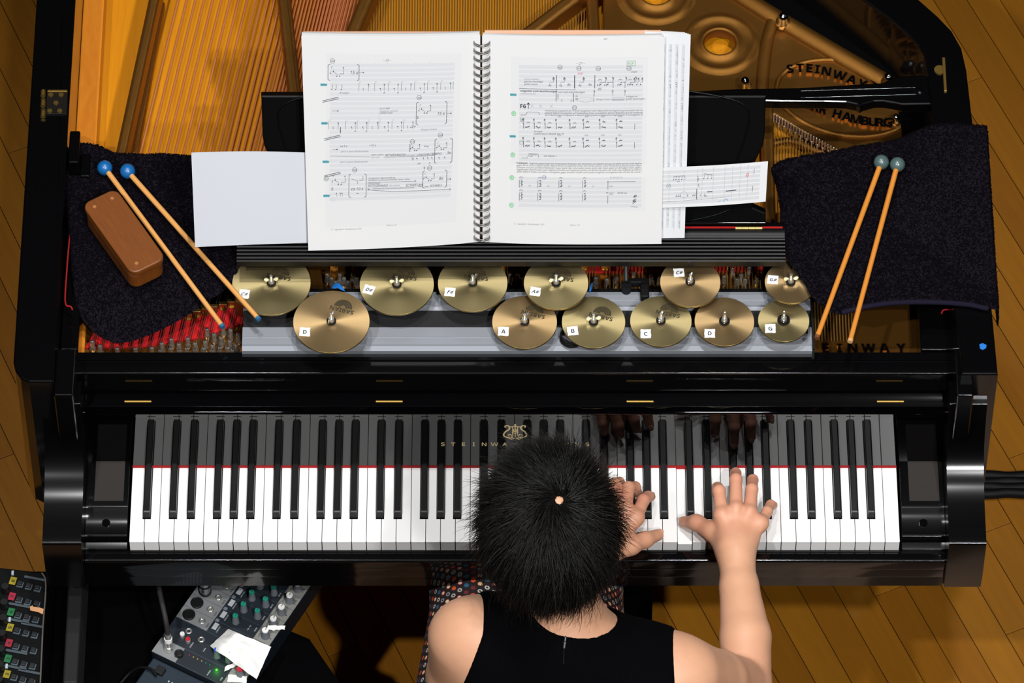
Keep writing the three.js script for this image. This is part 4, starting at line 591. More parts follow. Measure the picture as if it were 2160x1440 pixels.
    for (const x of [1394, 1398, 1427, 1432, 1438, 1444, 1490, 1498, 1506]) { N(x, 373, -8); } L(1428, 365, 1451, 365, 0.8); L(1451, 365, 1451, 374, 0.5); L(1490, 362, 1508, 366, 1); L(1478, 366, 1478, 380, 0.8); O(1417, 387, 4.4, INK, 0.5, '37'); T('ξ', 1478, 391, 8, INK); for (const x of [1433, 1437, 1441, 1457, 1468, 1472, 1484, 1492]) N(x, 411, -5); O(1449, 408, 7, GREY, 0.4); L(1476, 396, 1476, 420, 1.1); L(1498, 404, 1509, 404, 2, '#555a63'); L(1537, 405, 1559, 404, 2, '#555a63'); T('p', 1478, 375, 5, INK, 'i serif'); T('pp', 1492, 414, 5, INK, 'i serif'); T('mp', 1434, 378, 4, INK, 'i serif'); L(1392, 424, 1545, 418, 0.4); L(1595, 358, 1595, 371, 0.7); L(1594, 397, 1593, 411, 0.7);
    T('6', 1577, 376, 12, '#d8434e', 'i sans-serif'); L(1532, 429, 1538, 422, 1, '#2a8fd0'); L(1538, 422, 1543, 427, 1, '#2a8fd0'); L(1522, 428, 1530, 426, 0.7, '#2a8fd0');
  });
  const book = thing('spiral_score', 'large spiral bound music score standing open on the desk', 'music score'); deskFrame(book);
  const q = (...a) => a.map(p => onDesk(...p));
  const LP = q([651, 521], [1012, 508], [1013, 72], [636, 72]), RP = q([1018, 508], [1395, 510], [1402, 73], [1017, 73]);
  const liftL = (u, v) => 0.007 + 0.004 * Math.sin(Math.PI * Math.min(1, u * 1.02)) - 0.004 * u ** 8 + 0.006 * (1 - v) ** 3 * (1 - u), liftR = (u, v) => 0.007 + 0.004 * Math.sin(Math.PI * u) - 0.004 * (1 - u) ** 8;
  const grow = (P, l, b, r, t) => [[P[0][0] - l, P[0][1] - b], [P[1][0] + r, P[1][1] - b], [P[2][0] + r, P[2][1] + t], [P[3][0] - l, P[3][1] + t]];
  mesh('cover', slab(grow(LP, -0.004, -0.004, -0.004, 0.003), 6, 2, () => -0.002, 0.0022), M.cover, book);
  mesh('cover', slab(grow(RP, -0.004, -0.004, -0.006, 0.006), 6, 2, () => -0.002, 0.0022), M.cover, book);
  mesh('spine_strip', slab([[LP[1][0] - 0.01, LP[1][1] + 0.004], [RP[0][0] + 0.01, RP[0][1] + 0.004], [RP[3][0] + 0.01, RP[3][1] - 0.004], [LP[2][0] - 0.01, LP[2][1] - 0.004]], 2, 2, () => -0.0043, 0.0006), M.ink, book);
  mesh('page_block', slab(grow(LP, -0.0005, -0.003, -0.001, 0.0045), 24, 4, (u, v) => liftL(u, v) - 0.0006, 0.0052), M.paper, book);
  mesh('page_block', slab(grow(RP, -0.001, -0.001, -0.004, 0.0025), 24, 4, (u, v) => liftR(u, v) - 0.0006, 0.0052), M.paper, book);
  mesh('printed_page', slab(LP, 32, 16, liftL, 0.0004), std(0xe0e0e0, 0.92, 0, { map: leftTex }), book);
  mesh('printed_page', slab(RP, 32, 16, liftR, 0.0004), std(0xe0e0e0, 0.92, 0, { map: rightTex }), book);
  const ringGeo = (() => { const t = []; for (const dy of [-0.0014, 0.0014]) t.push(new THREE.TorusGeometry(0.0122, 0.0008, 6, 32).rotateX(Math.PI / 2).scale(1, 1, 1).translate(0, dy, 0.002)); return merge(t).rotateX(0.12).scale(1, 1, 1.0); })();
  for (let i = 0; i < 27; i++) { const [x, y] = onDesk(1016.5, 86 + i * 15.75); mesh('ring', ringGeo, M.wire, book).position.set(x, y, 0.003); }
  const loose = thing('loose_sheets', 'sheaf of loose printed sheets sticking out behind the right page', 'paper'); deskFrame(loose);
  for (let k = 0; k < 4; k++) mesh('sheet', slab(q([1360, 503 - k], [1444 - k * 3, 502 - k * 2], [1457 - k * 4, 73 - k], [1360, 68 - k]), 6, 6, (u, v) => -0.0008 - 0.0008 * k, 0.0004), k ? M.paper : std(0xe0e0e0, 0.92, 0, { map: looseTex }), loose);
  const strip = thing('paper_strip', 'narrow strip of score marked with a red 6, sticking out to the right', 'paper'); deskFrame(strip);
  mesh('printed_strip', slab(q([1385, 437], [1615, 425], [1620, 340], [1385, 352]), 14, 4, (u, v) => 0.0025 - 0.003 * u + 0.004 * Math.sin(u * 3), 0.0004), std(0xe0e0e0, 0.9, 0, { map: stripTex }), strip);
  const blank = thing('blank_sheet', 'blank white sheet leaning beside the left page', 'paper'); deskFrame(blank);
  mesh('sheet', slab(q([412, 517], [668, 511], [660, 322], [404, 318]), 16, 10, (u, v) => 0.001 + 0.006 * (1 - u) ** 2 - 0.004 * Math.sin(Math.PI * u) * v, 0.0005), M.paperCool, blank);
}
// ------------------------------------------------------------------ equipment table, mixers, cables, bench
{
  const TY = 0.45, tbl = poly([[-60, 1202], [300, 1202], [596, 1202], [596, 1320], [655, 1345], [735, 1460], [735, 1640], [-60, 1640]], TY);
  const g = prism(tbl, 0, TY, 0.01); const p = g.attributes.position; for (let i = 0; i < p.count; i++) if (p.getY(i) > TY - 0.005) p.setY(i, TY + 0.002 * N3(p.getX(i) * 14, 0, p.getZ(i) * 14));
  single('equipment_table', g, M.drape, 'low table under a black cloth below the bass end of the keyboard', 'table');
  // small mixer turned aslant
  const B0 = at(318, 1373, 0.5), v = V(0.487, 0, -0.873), u = V(0.873, 0, 0.487), UW = 0.162, VL = 0.30, H = 0.05;
  const o = thing('mixing_console', 'small dark blue mixing console with grey knobs and white tape, turned aslant', 'mixer', [B0.x, TY, B0.z]); o.rotation.y = Math.atan2(-0.487, 0.873);   // local x = u, local -z = v
  const uvOf = (px, py, h = 0.5) => { const q = at(px, py, h).sub(B0); return [q.x * u.x + q.z * u.z, q.x * v.x + q.z * v.z]; };
  const S = 4000, tex = canvasTex(Math.round(UW * S), Math.round(VL * S), (c, W, HH) => {
    const X = a => a * S, Y = b => HH - b * S, rect = (u0, u1, v0, v1, col) => { c.fillStyle = col; c.fillRect(X(u0), Y(v1), X(u1 - u0), (v1 - v0) * S); };
    rect(0, UW, 0, VL, '#16222e'); rect(0.0, 0.058, 0.076, VL, '#96989a'); rect(0.132, UW, 0.0, VL, '#a09f98'); rect(0, 0.045, 0.0, 0.03, '#96989a'); rect(0.058, 0.075, 0.076, VL, '#1b2835');
    for (let k = 0; k < 9; k++) rect(0, UW, 0.076 + k * 0.0257, 0.0766 + k * 0.0257, '#4c5a66'); rect(0, UW, 0.03, 0.0306, '#55626d');
    c.save(); const T = (s, a, b, z = 22, col = '#d9dee2') => { c.save(); c.translate(X(a), Y(b)); c.rotate(-Math.PI / 2); c.fillStyle = col; c.font = 'bold ' + z + 'px sans-serif'; c.fillText(s, 0, 0); c.restore(); };
    for (let k = 0; k < 8; k++) { const b = 0.082 + k * 0.0257; T(['1', '2', '3', '4', '5/6', '7/8', '9/10', '11'][k], 0.158, b + 0.005, 24, '#22262a'); T('LEVEL', 0.139, b, 14, '#33383c'); T('-15 +15', 0.090, b + 0.002, 14); T('-15 +15', 0.117, b + 0.002, 14); T('GAIN', 0.055, b, 14, '#33383c'); rect(0.062, 0.07, b + 0.003, b + 0.016, '#d7dadd'); rect(0.06, 0.066, b + 0.018, b + 0.024, '#8a949c'); T('LOW CUT', 0.0745, b, 12); T('MUTE', 0.128, b + 0.006, 12); }
    T('MASTER', 0.158, 0.012, 24, '#22262a'); T('STEREO', 0.052, 0.036, 13); T('PHONES', 0.04, 0.008, 13, '#33383c'); T('TAPE', 0.075, 0.04, 13); T('AUX', 0.095, 0.04, 13); T('POWER', 0.104, 0.004, 13); T('USB', 0.128, 0.006, 15); rect(0.045, 0.13, 0.0, 0.0006, '#59656f'); c.restore();
  });
  const body = mesh('body', bx(0, UW, 0, H - 0.001, -VL, 0, 0.003), std(0x0a131c, 0.5), o);
  const pg = new THREE.PlaneGeometry(UW - 0.002, VL - 0.002).rotateX(-Math.PI / 2).translate(UW / 2, H - 0.0004, -VL / 2); mesh('panel', pg, std(0xcccccc, 0.6, 0, { map: tex }), o);
  mesh('front_lip', bx(0.004, UW - 0.002, 0.004, 0.036, 0.0, 0.12, 0.003), std(0x16242f, 0.5), o);
  const knob = (a, b, capCol, r = 0.0062, hh = 0.018) => { const k = mesh('knob', new THREE.CylinderGeometry(r * 0.72, r, hh, 16).translate(a, H + hh / 2, -b), std(0x6c7076, 0.5), o); mesh('cap', new THREE.CylinderGeometry(r * 0.7, r * 0.74, 0.0022, 16).translate(a, H + hh + 0.001, -b), std(capCol, 0.45), k); mesh('pointer', bx(a - 0.0004, a + 0.0004, H + hh + 0.002, H + hh + 0.0026, -b - r * 0.65, -b), std(0x15171a, 0.6), k); };
  for (let k = 0; k < 7; k++) { const b = 0.089 + k * 0.0257; if (k > 0) knob(0.147, b, 0xe8e8e6, 0.0075, 0.017); if (k > 1 || k === 1) { knob(0.091, b, 0x1e8a74); } if (k > 1) knob(0.117, b, 0x1e8a74); }
  knob(0.098, 0.044, 0x2b4fa8); knob(0.119, 0.046, 0xe8e8e6); knob(0.149, 0.032, 0xb3122f, 0.0075, 0.017);
  for (let k = 0; k < 7; k++) { const b = 0.089 + k * 0.0257; if (k > 0 || k === 0) { mesh('microphone_socket', merge([new THREE.CylinderGeometry(0.0098, 0.0102, 0.003, 24).translate(0.018, H + 0.001, -b), new THREE.TorusGeometry(0.0095, 0.0009, 6, 24).rotateX(Math.PI / 2).translate(0.018, H + 0.003, -b)]), M.blackPlastic, o); } const j = mesh('jack', new THREE.TorusGeometry(0.0042, 0.0016, 8, 20).rotateX(Math.PI / 2).translate(0.043, H + 0.0012, -b), M.chrome, o); mesh('jack_hole', new THREE.SphereGeometry(0.0036, 14, 8, 0, 6.3, 0, 1.57).scale(1, 0.5, 1).translate(0.043, H + 0.0002, -b), M.chrome, j); }
  for (const [a, b] of [[0.034, 0.062], [0.06, 0.058]]) mesh('jack', new THREE.TorusGeometry(0.0042, 0.0017, 8, 20).rotateX(Math.PI / 2).translate(a, H + 0.0012, -b), M.chrome, o);
  for (const [a, b, col] of [[0.030, 0.049, 0xd8d8d6], [0.043, 0.045, 0xb51a26]]) { const j = mesh('phono_socket', new THREE.CylinderGeometry(0.0045, 0.0045, 0.007, 16).translate(a, H + 0.0035, -b), M.chrome, o); mesh('collar', new THREE.CylinderGeometry(0.0038, 0.0038, 0.002, 16).translate(a, H + 0.008, -b), std(col, 0.5), j); }
  mesh('jack', merge([new THREE.CylinderGeometry(0.0075, 0.0075, 0.004, 20).translate(0.043, H + 0.002, -0.017), new THREE.TorusGeometry(0.0052, 0.0012, 6, 20).rotateX(Math.PI / 2).translate(0.043, H + 0.0045, -0.017)]), M.blackPlastic, o);
  [0xb5123a, 0xb58a3a, 0xb58a3a, 0xb58a3a, 0x17786a, 0x17786a].forEach((col, i) => mesh('indicator', new THREE.SphereGeometry(0.0012, 10, 6).translate(0.058 + i * 0.0077, H, -0.024), std(col, 0.4), o));
  const led = std(0x4cff3a, 0.4, 0, { emissive: 0x40ff20, emissiveIntensity: 1.6 }); mesh('power_led', new THREE.SphereGeometry(0.0018, 12, 8).translate(0.111, H + 0.0004, -0.021), led, o);
  { const w = V(0.111, TY + H + 0.012, -0.021), q = V(B0.x + u.x * 0.111 + v.x * 0.021, TY + H + 0.006, B0.z + u.z * 0.111 + v.z * 0.021); const pl = new THREE.PointLight(0x40ff20, 0.0006, 0, 2); pl.position.copy(q); pl.castShadow = true; pl.shadow.radius = 0.1; scene.add(pl); }
  mesh('vent_grille', (() => { const t = []; for (let i = 0; i < 9; i++) for (let j = 0; j < 4; j++) t.push(new THREE.CylinderGeometry(0.0016, 0.0016, 0.0008, 8).translate(0.05 + i * 0.0065 + (j % 2) * 0.003, 0.0362, 0.028 + j * 0.0055)); return merge(t); })(), std(0x9fb0b8, 0.5), o);
  mesh('power_button', bx(0.022, 0.036, 0.036, 0.043, 0.012, 0.026, 0.001), M.blackPlastic, o);
  // plugs and cables
  const W = (a, b, y) => V(B0.x + u.x * a + v.x * b, y, B0.z + u.z * a + v.z * b);
  const c1 = thing('audio_cable', 'grey cable with a silver plug, plugged into the console corner', 'cable'), pa = W(0.024, 0.017, TY + H), top = pa.clone().add(V(0.0, 0.04, -0.004));
  mesh('plug', merge([rod(pa, pa.clone().add(V(0, 0.009, -0.001)), 0.0078, 0.0075, 18), rod(pa.clone().add(V(0, 0.009, -0.001)), pa.clone().add(V(0, 0.022, -0.002)), 0.0062, 0.0062, 18), rod(pa.clone().add(V(0, 0.03, -0.003)), pa.clone().add(V(0, 0.04, -0.004)), 0.006, 0.0045, 18)]), M.chrome, c1);
  mesh('plug_band', rod(pa.clone().add(V(0, 0.022, -0.002)), pa.clone().add(V(0, 0.0302, -0.003)), 0.0066, 0.0066, 18), M.whiteTape, c1);
  mesh('lead', tube([top, top.clone().add(V(-0.003, 0.03, -0.012)), top.clone().add(V(-0.014, 0.04, -0.06)), top.clone().add(V(-0.022, 0.0, -0.14)), top.clone().add(V(-0.02, -0.042, -0.24))], 0.0042, 8), std(0x242022, 0.7), c1);
  const c2 = thing('microphone_plug', 'fat black microphone plug standing in the console socket next to the keyboard', 'plug'), pb = W(0.018, 0.089 + 2 * 0.0257, TY + H + 0.001);
  mesh('shell', rod(pb, pb.clone().add(V(0, 0.045, 0)), 0.0092, 0.0085, 18), M.steel, c2); mesh('boot', rod(pb.clone().add(V(0, 0.018, 0)), pb.clone().add(V(0, 0.07, -0.01)), 0.0098, 0.006, 18), M.blackRubber, c2);
  const c3 = thing('thin_cable', 'thin black wire curling over the table beside the console power button', 'cable'); mesh('wire', tube([at(255, 1440, TY + 0.01), at(275, 1418, TY + 0.02), at(300, 1407, TY + 0.04), at(320, 1412, TY + 0.045), at(330, 1424, TY + 0.043)], 0.0024, 6), M.blackRubber, c3);
  // white tape and cloth on the console
  const sheet = (list, hs, seed) => { const g = new THREE.PlaneGeometry(1, 1, 24, 24), p = g.attributes.position, [a, b, c, d] = list; for (let i = 0; i < p.count; i++) { const s = p.getX(i) + 0.5, t = p.getY(i) + 0.5, px = (a[0] * (1 - s) + b[0] * s) * (1 - t) + (d[0] * (1 - s) + c[0] * s) * t, py = (a[1] * (1 - s) + b[1] * s) * (1 - t) + (d[1] * (1 - s) + c[1] * s) * t; const h = hs(s, t), q = at(px, py, h); const n = N3(s * 4, t * 4, seed) * 0.004; p.setXYZ(i, q.x, h + n, q.z); } g.computeVertexNormals(); return g; };
  const hk = TY + H + 0.021;
  const twoSided = m => { const c = m.clone(); c.side = THREE.DoubleSide; return c; };
  single('white_cloth_tape', sheet([[443, 1362], [541, 1432], [572, 1364], [482, 1326]], (s, t) => hk + 0.004 - 0.020 * Math.max(0, 0.18 - s) / 0.18 - 0.03 * Math.max(0, 0.2 - t) * (s > 0.8 ? 1 : 0.2) + 0.006 * Math.sin(s * 9 + t * 5) * (1 - t), 4), twoSided(M.whiteTape), 'crumpled white tape sheet draped over the console knobs', 'tape');
  single('white_tape_strip', sheet([[473, 1416], [475, 1406], [520, 1385], [518, 1395]].map(p => p), () => TY + H + 0.004, 5), twoSided(M.whiteTape), 'short white tape strip beside the red knob', 'tape');
  single('white_tape_strip', sheet([[479, 1437], [520, 1440], [521, 1425], [482, 1422]], () => TY + H + 0.003, 6), twoSided(M.whiteTape), 'white tape label with a pen mark at the console corner', 'tape');
  single('white_tape_strip', sheet([[563, 1328], [600, 1328], [602, 1319], [565, 1318]], (s) => TY + H + 0.012 - 0.004 * s, 7), twoSided(M.whiteTape), 'white tape tab sticking out from a white knob', 'tape');
  // channel mixer at the left edge
  const m2 = thing('channel_mixer', 'black channel mixer with yellow, red and green number tags at the lower left', 'mixer');
  mesh('body', prism(poly([[-70, 1188], [88, 1206], [95, 1217], [84, 1460], [80, 1560], [-110, 1560]], 0.5), TY, 0.5, 0.003), phy({ color: 0x060708, roughness: 0.6, specularIntensity: 0.3 }), m2);
  mesh('edge_trim', tube([at(88, 1208, 0.502), at(95, 1219, 0.502), at(90, 1330, 0.502), at(84, 1460, 0.502)], 0.0016, 6, 40), std(0x77716a, 0.4, 0.5), m2);
  const tags = ['8', '7', '6', '5', '4', '3', '2'], cols = ['#c9b215', '#c21d45', '#138a45', '#c0ab17', '#bf1f3c', '#138a4c', '#bba916'];
  const z5 = (x, y) => [x / 5.54, 1180 + y / 5.54];
  tags.forEach((t, i) => {
    const dx = -11.7 * i, dy = 181.5 * i, sl = 0.22, q = (x, y, h) => { const a = z5(x + dx, y + dy); return at(a[0], a[1], h); };
    const lt = canvasTex(64, 64, c => { c.fillStyle = cols[i]; c.fillRect(0, 0, 64, 64); c.translate(32, 32); c.rotate(-Math.PI / 2); c.fillStyle = '#14140f'; c.font = 'bold 44px sans-serif'; c.textAlign = 'center'; c.textBaseline = 'middle'; c.fillText(t, 0, 2); });
    const a = q(152, 255, 0.5), tg = new THREE.PlaneGeometry(0.0105, 0.0145).rotateX(-Math.PI / 2).rotateY(-sl).translate(a.x, 0.5022, a.z); mesh('number_tag', tg, std(0xc0c0c0, 0.6, 0, { map: lt }), m2);
    [[230, 275], [332, 302], [435, 326]].forEach(([x, y]) => { const b = q(x, y, 0.505), k = mesh('button', new RoundedBoxGeometry(0.0085, 0.006, 0.0085, 2, 0.0012).rotateY(-sl).translate(b.x, 0.504, b.z), std(0x15181b, 0.5), m2); mesh('button_rim', new THREE.BoxGeometry(0.0105, 0.002, 0.0105).rotateY(-sl).translate(b.x + 0.0004, 0.5022, b.z + 0.0012), std(0x48545c, 0.5), k); });
    const off = i % 3 === 0 ? 170 : 0, b = q(240 + off, 352 - (off ? 132 : 0), 0.502); mesh('legend_strip', new THREE.BoxGeometry(0.036, 0.0006, 0.0042).rotateY(-sl).translate(b.x, 0.5023, b.z), std(0x3e494f, 0.6), m2);
    const kn = q(60, 330, 0.51); mesh('knob', new THREE.CylinderGeometry(0.006, 0.008, 0.016, 16).translate(kn.x, 0.508, kn.z), M.blackPlastic, m2);
    if (i % 3 === 0) { const s = q(148, 155, 0.502); mesh('switch', bx(s.x - 0.002, s.x + 0.002, 0.5, 0.5035, s.z - 0.004, s.z + 0.004, 0.0005), std(0xa9b9bf, 0.5), m2); }
  });
  single('beige_tape', prism([[63, 1279], [70, 1276], [92, 1284], [90, 1295], [80, 1290], [64, 1287]].map(p => xz(p[0], p[1], 0.503)), 0.5024, 0.5032), std(0xd9a070, 0.8), 'torn beige tape on the channel mixer edge', 'tape');
  const post = thing('stand_post', 'dark upright stand post beside the keyboard arm', 'stand'); const pp = at(165, 1260, 0.5); mesh('post', bx(pp.x - 0.012, pp.x + 0.012, TY + 0.002, 0.56, pp.z - 0.2, pp.z + 0.2, 0.004), std(0x0a0808, 0.7), post);
  // bench
  const bn = thing('piano_bench', 'black piano bench under the seated player', 'bench'); mesh('seat', new RoundedBoxGeometry(0.52, 0.07, 0.34, 4, 0.02).translate(0.08, 0.412, 0.70), M.bench, bn); mesh('frame', bx(-0.15, 0.31, 0.33, 0.378, 0.55, 0.85, 0.004), M.bench, bn); for (const x of [-0.13, 0.29]) for (const z of [0.57, 0.83]) mesh('leg', rod(V(x, 0, z), V(x, 0.35, z), 0.018, 0.024), M.bench, bn);
  // cables on the floor at the right
  for (let k = 0; k < 4; k++) { const c = thing('floor_cable', ['thick black floor cable nearest the top of the bundle at the right', 'second black floor cable in the bundle at the right', 'third black floor cable in the bundle at the right', 'lowest black floor cable in the bundle at the right'][k], 'cable', [0, 0, 0], 'cables beside the right arm'); const y = 0.0095, q = [[1960, 0], [2040, 0], [2085, 2], [2125, -1], [2165, 1], [2300, 4]].map(([x, d], i) => { const a = at(x, 1004 + k * 12 + d * (k % 2 ? 1 : -1), y); return V(a.x, y, a.z); }); mesh('cable', tube(q, 0.0094, 10, 40), M.blackRubber, c); }
}
// ------------------------------------------------------------------ the player
function surfaceNets(sdf, lo, hi, cell) {
  const n = [0, 1, 2].map(i => Math.ceil((hi[i] - lo[i]) / cell) + 1), [nx, ny, nz] = n, f = new Float32Array(nx * ny * nz), id = (i, j, k) => i + nx * (j + ny * k);
  for (let k = 0; k < nz; k++) for (let j = 0; j < ny; j++) for (let i = 0; i < nx; i++) f[id(i, j, k)] = sdf(lo[0] + i * cell, lo[1] + j * cell, lo[2] + k * cell);
  const vi = new Int32Array(nx * ny * nz).fill(-1), pos = [], nor = [], idx = [], co = [[0, 0, 0], [1, 0, 0], [0, 1, 0], [1, 1, 0], [0, 0, 1], [1, 0, 1], [0, 1, 1], [1, 1, 1]], ed = [[0, 1], [2, 3], [4, 5], [6, 7], [0, 2], [1, 3], [4, 6], [5, 7], [0, 4], [1, 5], [2, 6], [3, 7]];
  for (let k = 0; k < nz - 1; k++) for (let j = 0; j < ny - 1; j++) for (let i = 0; i < nx - 1; i++) {
    const v = co.map(c => f[id(i + c[0], j + c[1], k + c[2])]); let m = 0; v.forEach((a, q) => { if (a < 0) m |= 1 << q; }); if (m === 0 || m === 255) continue;
    let s = [0, 0, 0], c = 0; for (const [a, b] of ed) { if ((v[a] < 0) === (v[b] < 0)) continue; const t = v[a] / (v[a] - v[b]); for (let q = 0; q < 3; q++) s[q] += co[a][q] + (co[b][q] - co[a][q]) * t; c++; }
    const p = [0, 1, 2].map(q => lo[q] + ([i, j, k][q] + s[q] / c) * cell); vi[id(i, j, k)] = pos.length / 3; pos.push(...p);
    const e = cell * 0.6, g = [sdf(p[0] + e, p[1], p[2]) - sdf(p[0] - e, p[1], p[2]), sdf(p[0], p[1] + e, p[2]) - sdf(p[0], p[1] - e, p[2]), sdf(p[0], p[1], p[2] + e) - sdf(p[0], p[1], p[2] - e)], l = Math.hypot(...g) || 1; nor.push(g[0] / l, g[1] / l, g[2] / l);
  }
  const quad = (a, b, c, d, fl) => { if (a < 0 || b < 0 || c < 0 || d < 0) return; fl ? idx.push(a, b, c, a, c, d) : idx.push(a, c, b, a, d, c); };
  for (let k = 1; k < nz - 1; k++) for (let j = 1; j < ny - 1; j++) for (let i = 1; i < nx - 1; i++) {
    const a = f[id(i, j, k)] < 0;
    if (a !== (f[id(i + 1, j, k)] < 0)) quad(vi[id(i, j - 1, k - 1)], vi[id(i, j, k - 1)], vi[id(i, j, k)], vi[id(i, j - 1, k)], a);
    if (a !== (f[id(i, j + 1, k)] < 0)) quad(vi[id(i - 1, j, k - 1)], vi[id(i - 1, j, k)], vi[id(i, j, k)], vi[id(i, j, k - 1)], a);
    if (a !== (f[id(i, j, k + 1)] < 0)) quad(vi[id(i - 1, j - 1, k)], vi[id(i, j - 1, k)], vi[id(i, j, k)], vi[id(i - 1, j, k)], a);
  }
  const g = new THREE.BufferGeometry(); g.setAttribute('position', new THREE.Float32BufferAttribute(pos, 3)); g.setAttribute('normal', new THREE.Float32BufferAttribute(nor, 3)); g.setAttribute('uv', new THREE.Float32BufferAttribute(new Float32Array(pos.length / 3 * 2), 2)); g.setIndex(idx); return g;
}
const smin = (a, b, k) => { const h = Math.max(k - Math.abs(a - b), 0) / k; return Math.min(a, b) - h * h * k * 0.25; };
const smax = (a, b, k) => -smin(-a, -b, k);
const cap = (a, b, ra, rb) => { const d = [b[0] - a[0], b[1] - a[1], b[2] - a[2]], L = d[0] * d[0] + d[1] * d[1] + d[2] * d[2]; return (x, y, z) => { const px = x - a[0], py = y - a[1], pz = z - a[2]; let t = (px * d[0] + py * d[1] + pz * d[2]) / L; t = t < 0 ? 0 : t > 1 ? 1 : t; return Math.hypot(px - d[0] * t, py - d[1] * t, pz - d[2] * t) - (ra + (rb - ra) * t); }; };
const ball = (c, r) => (x, y, z) => Math.hypot(x - c[0], y - c[1], z - c[2]) - r;
const chain = (pts, rs) => pts.slice(1).map((p, i) => cap(pts[i], p, rs[i], rs[i + 1]));
const blend = (list, k) => (x, y, z) => { let d = list[0](x, y, z); for (let i = 1; i < list.length; i++) d = smin(d, list[i](x, y, z), k); return d; };
{
  const person = thing('person', 'pianist in a sleeveless black top and patterned skirt, playing with both hands', 'person');
  // joints
  const SL = [-0.078, 0.962, 0.462], SR = [0.258, 0.935, 0.515], EL = [-0.078, 0.715, 0.45], WL = [0.125, 0.79, 0.212], ER = [0.357, 0.765, 0.428], WR = [0.3465, 0.784, 0.192];
  const neck0 = [0.082, 0.98, 0.507], neck1 = [0.066, 1.12, 0.435], HC = [0.051, 1.176, 0.418];
  const torso = [cap([0.02, 0.60, 0.65], [0.03, 0.88, 0.525], 0.105, 0.085), cap([0.14, 0.60, 0.65], [0.15, 0.87, 0.54], 0.105, 0.085), cap([-0.04, 0.95, 0.473], [0.218, 0.918, 0.518], 0.060, 0.060), cap([0.0, 0.88, 0.48], [0.17, 0.87, 0.50], 0.085, 0.085), cap([0.082, 0.985, 0.505], [-0.045, 0.975, 0.468], 0.045, 0.04), cap([0.082, 0.985, 0.505], [0.215, 0.945, 0.515], 0.045, 0.04)];
  const torsoF = blend(torso, 0.07);
  const armR = blend([...chain([SR, [0.308, 0.855, 0.475], ER], [0.055, 0.048, 0.040]), ...chain([ER, [0.358, 0.775, 0.345], [0.350, 0.78, 0.255], WR], [0.040, 0.040, 0.031, 0.0245])], 0.006);
  const armL = blend([...chain([SL, [-0.085, 0.84, 0.458], EL], [0.054, 0.048, 0.04]), ...chain([EL, [-0.02, 0.75, 0.38], [0.085, 0.787, 0.26], WL], [0.04, 0.043, 0.033, 0.027])], 0.02);
  const neckF = blend(chain([neck0, neck1, [0.06, 1.17, 0.41]], [0.056, 0.053, 0.05]), 0.02);
  // trunk with arms and neck
  const bodyF = (x, y, z) => { let d = smin(torsoF(x, y, z), neckF(x, y, z), 0.05); d = smin(d, armR(x, y, z), 0.035); return smin(d, armL(x, y, z), 0.03); };
  const body = surfaceNets(bodyF, [-0.19, 0.52, 0.15], [0.45, 1.2, 0.78], 0.0075);
  // head: skull, jaw, nose, lips, ears; looks down at the keys
  const HR = new THREE.Matrix4().makeRotationFromEuler(new THREE.Euler(-0.48, 0.04, 0.04)), HI = HR.clone().invert(), tv = V(0, 0, 0);
  const whorl = V(0.016, 0.072, 0.062).normalize(), SEM = V(0.083, 0.102, 0.103), OFF = V(0, 0.02, 0.008);
  const wl = V(whorl.x * SEM.x, whorl.y * SEM.y, whorl.z * SEM.z).add(OFF);
  const headL = (x, y, z) => { // local: y up the head, -z towards the face
    const e = (cx, cy, cz, a, b, c) => (Math.hypot((x - cx) / a, (y - cy) / b, (z - cz) / c) - 1) * Math.min(a, b, c);
    let d = e(0, 0.022, 0.008, 0.077, 0.095, 0.096); d = smin(d, e(0, -0.055, -0.028, 0.055, 0.065, 0.062), 0.04); d = smin(d, e(0, -0.098, -0.062, 0.024, 0.02, 0.024), 0.03);
    d = smin(d, cap([0, 0.0, -0.092], [0, -0.036, -0.109], 0.008, 0.0125)(x, y, z), 0.012); d = smin(d, e(0, -0.062, -0.088, 0.021, 0.0055, 0.008), 0.006); d = smin(d, e(0, -0.072, -0.086, 0.019, 0.006, 0.008), 0.006);
    d = smin(d, (Math.hypot(x - wl.x * 0.93, y - 0.02 - (wl.y - 0.02) * 0.93, z - 0.008 - (wl.z - 0.008) * 0.93) - 0.0085), 0.012);
    for (const s of [-1, 1]) { d = smin(d, e(s * 0.078, -0.01, 0.012, 0.009, 0.031, 0.019), 0.006); d = smin(d, e(s * 0.033, 0.012, -0.082, 0.024, 0.006, 0.008), 0.012); d = Math.max(d, -e(s * 0.032, -0.004, -0.096, 0.016, 0.009, 0.012)); }
    return d;
  };
  const toL = (x, y, z) => tv.set(x - HC[0], y - HC[1], z - HC[2]).applyMatrix4(HI);
  const headF = (x, y, z) => { const p = toL(x, y, z); return headL(p.x, p.y, p.z); };
  const head = surfaceNets((x, y, z) => smin(headF(x, y, z), Math.max(neckF(x, y, z), y - 1.2), 0.02), [HC[0] - 0.1, HC[1] - 0.15, HC[2] - 0.16], [HC[0] + 0.1, HC[1] + 0.14, HC[2] + 0.15], 0.0038);
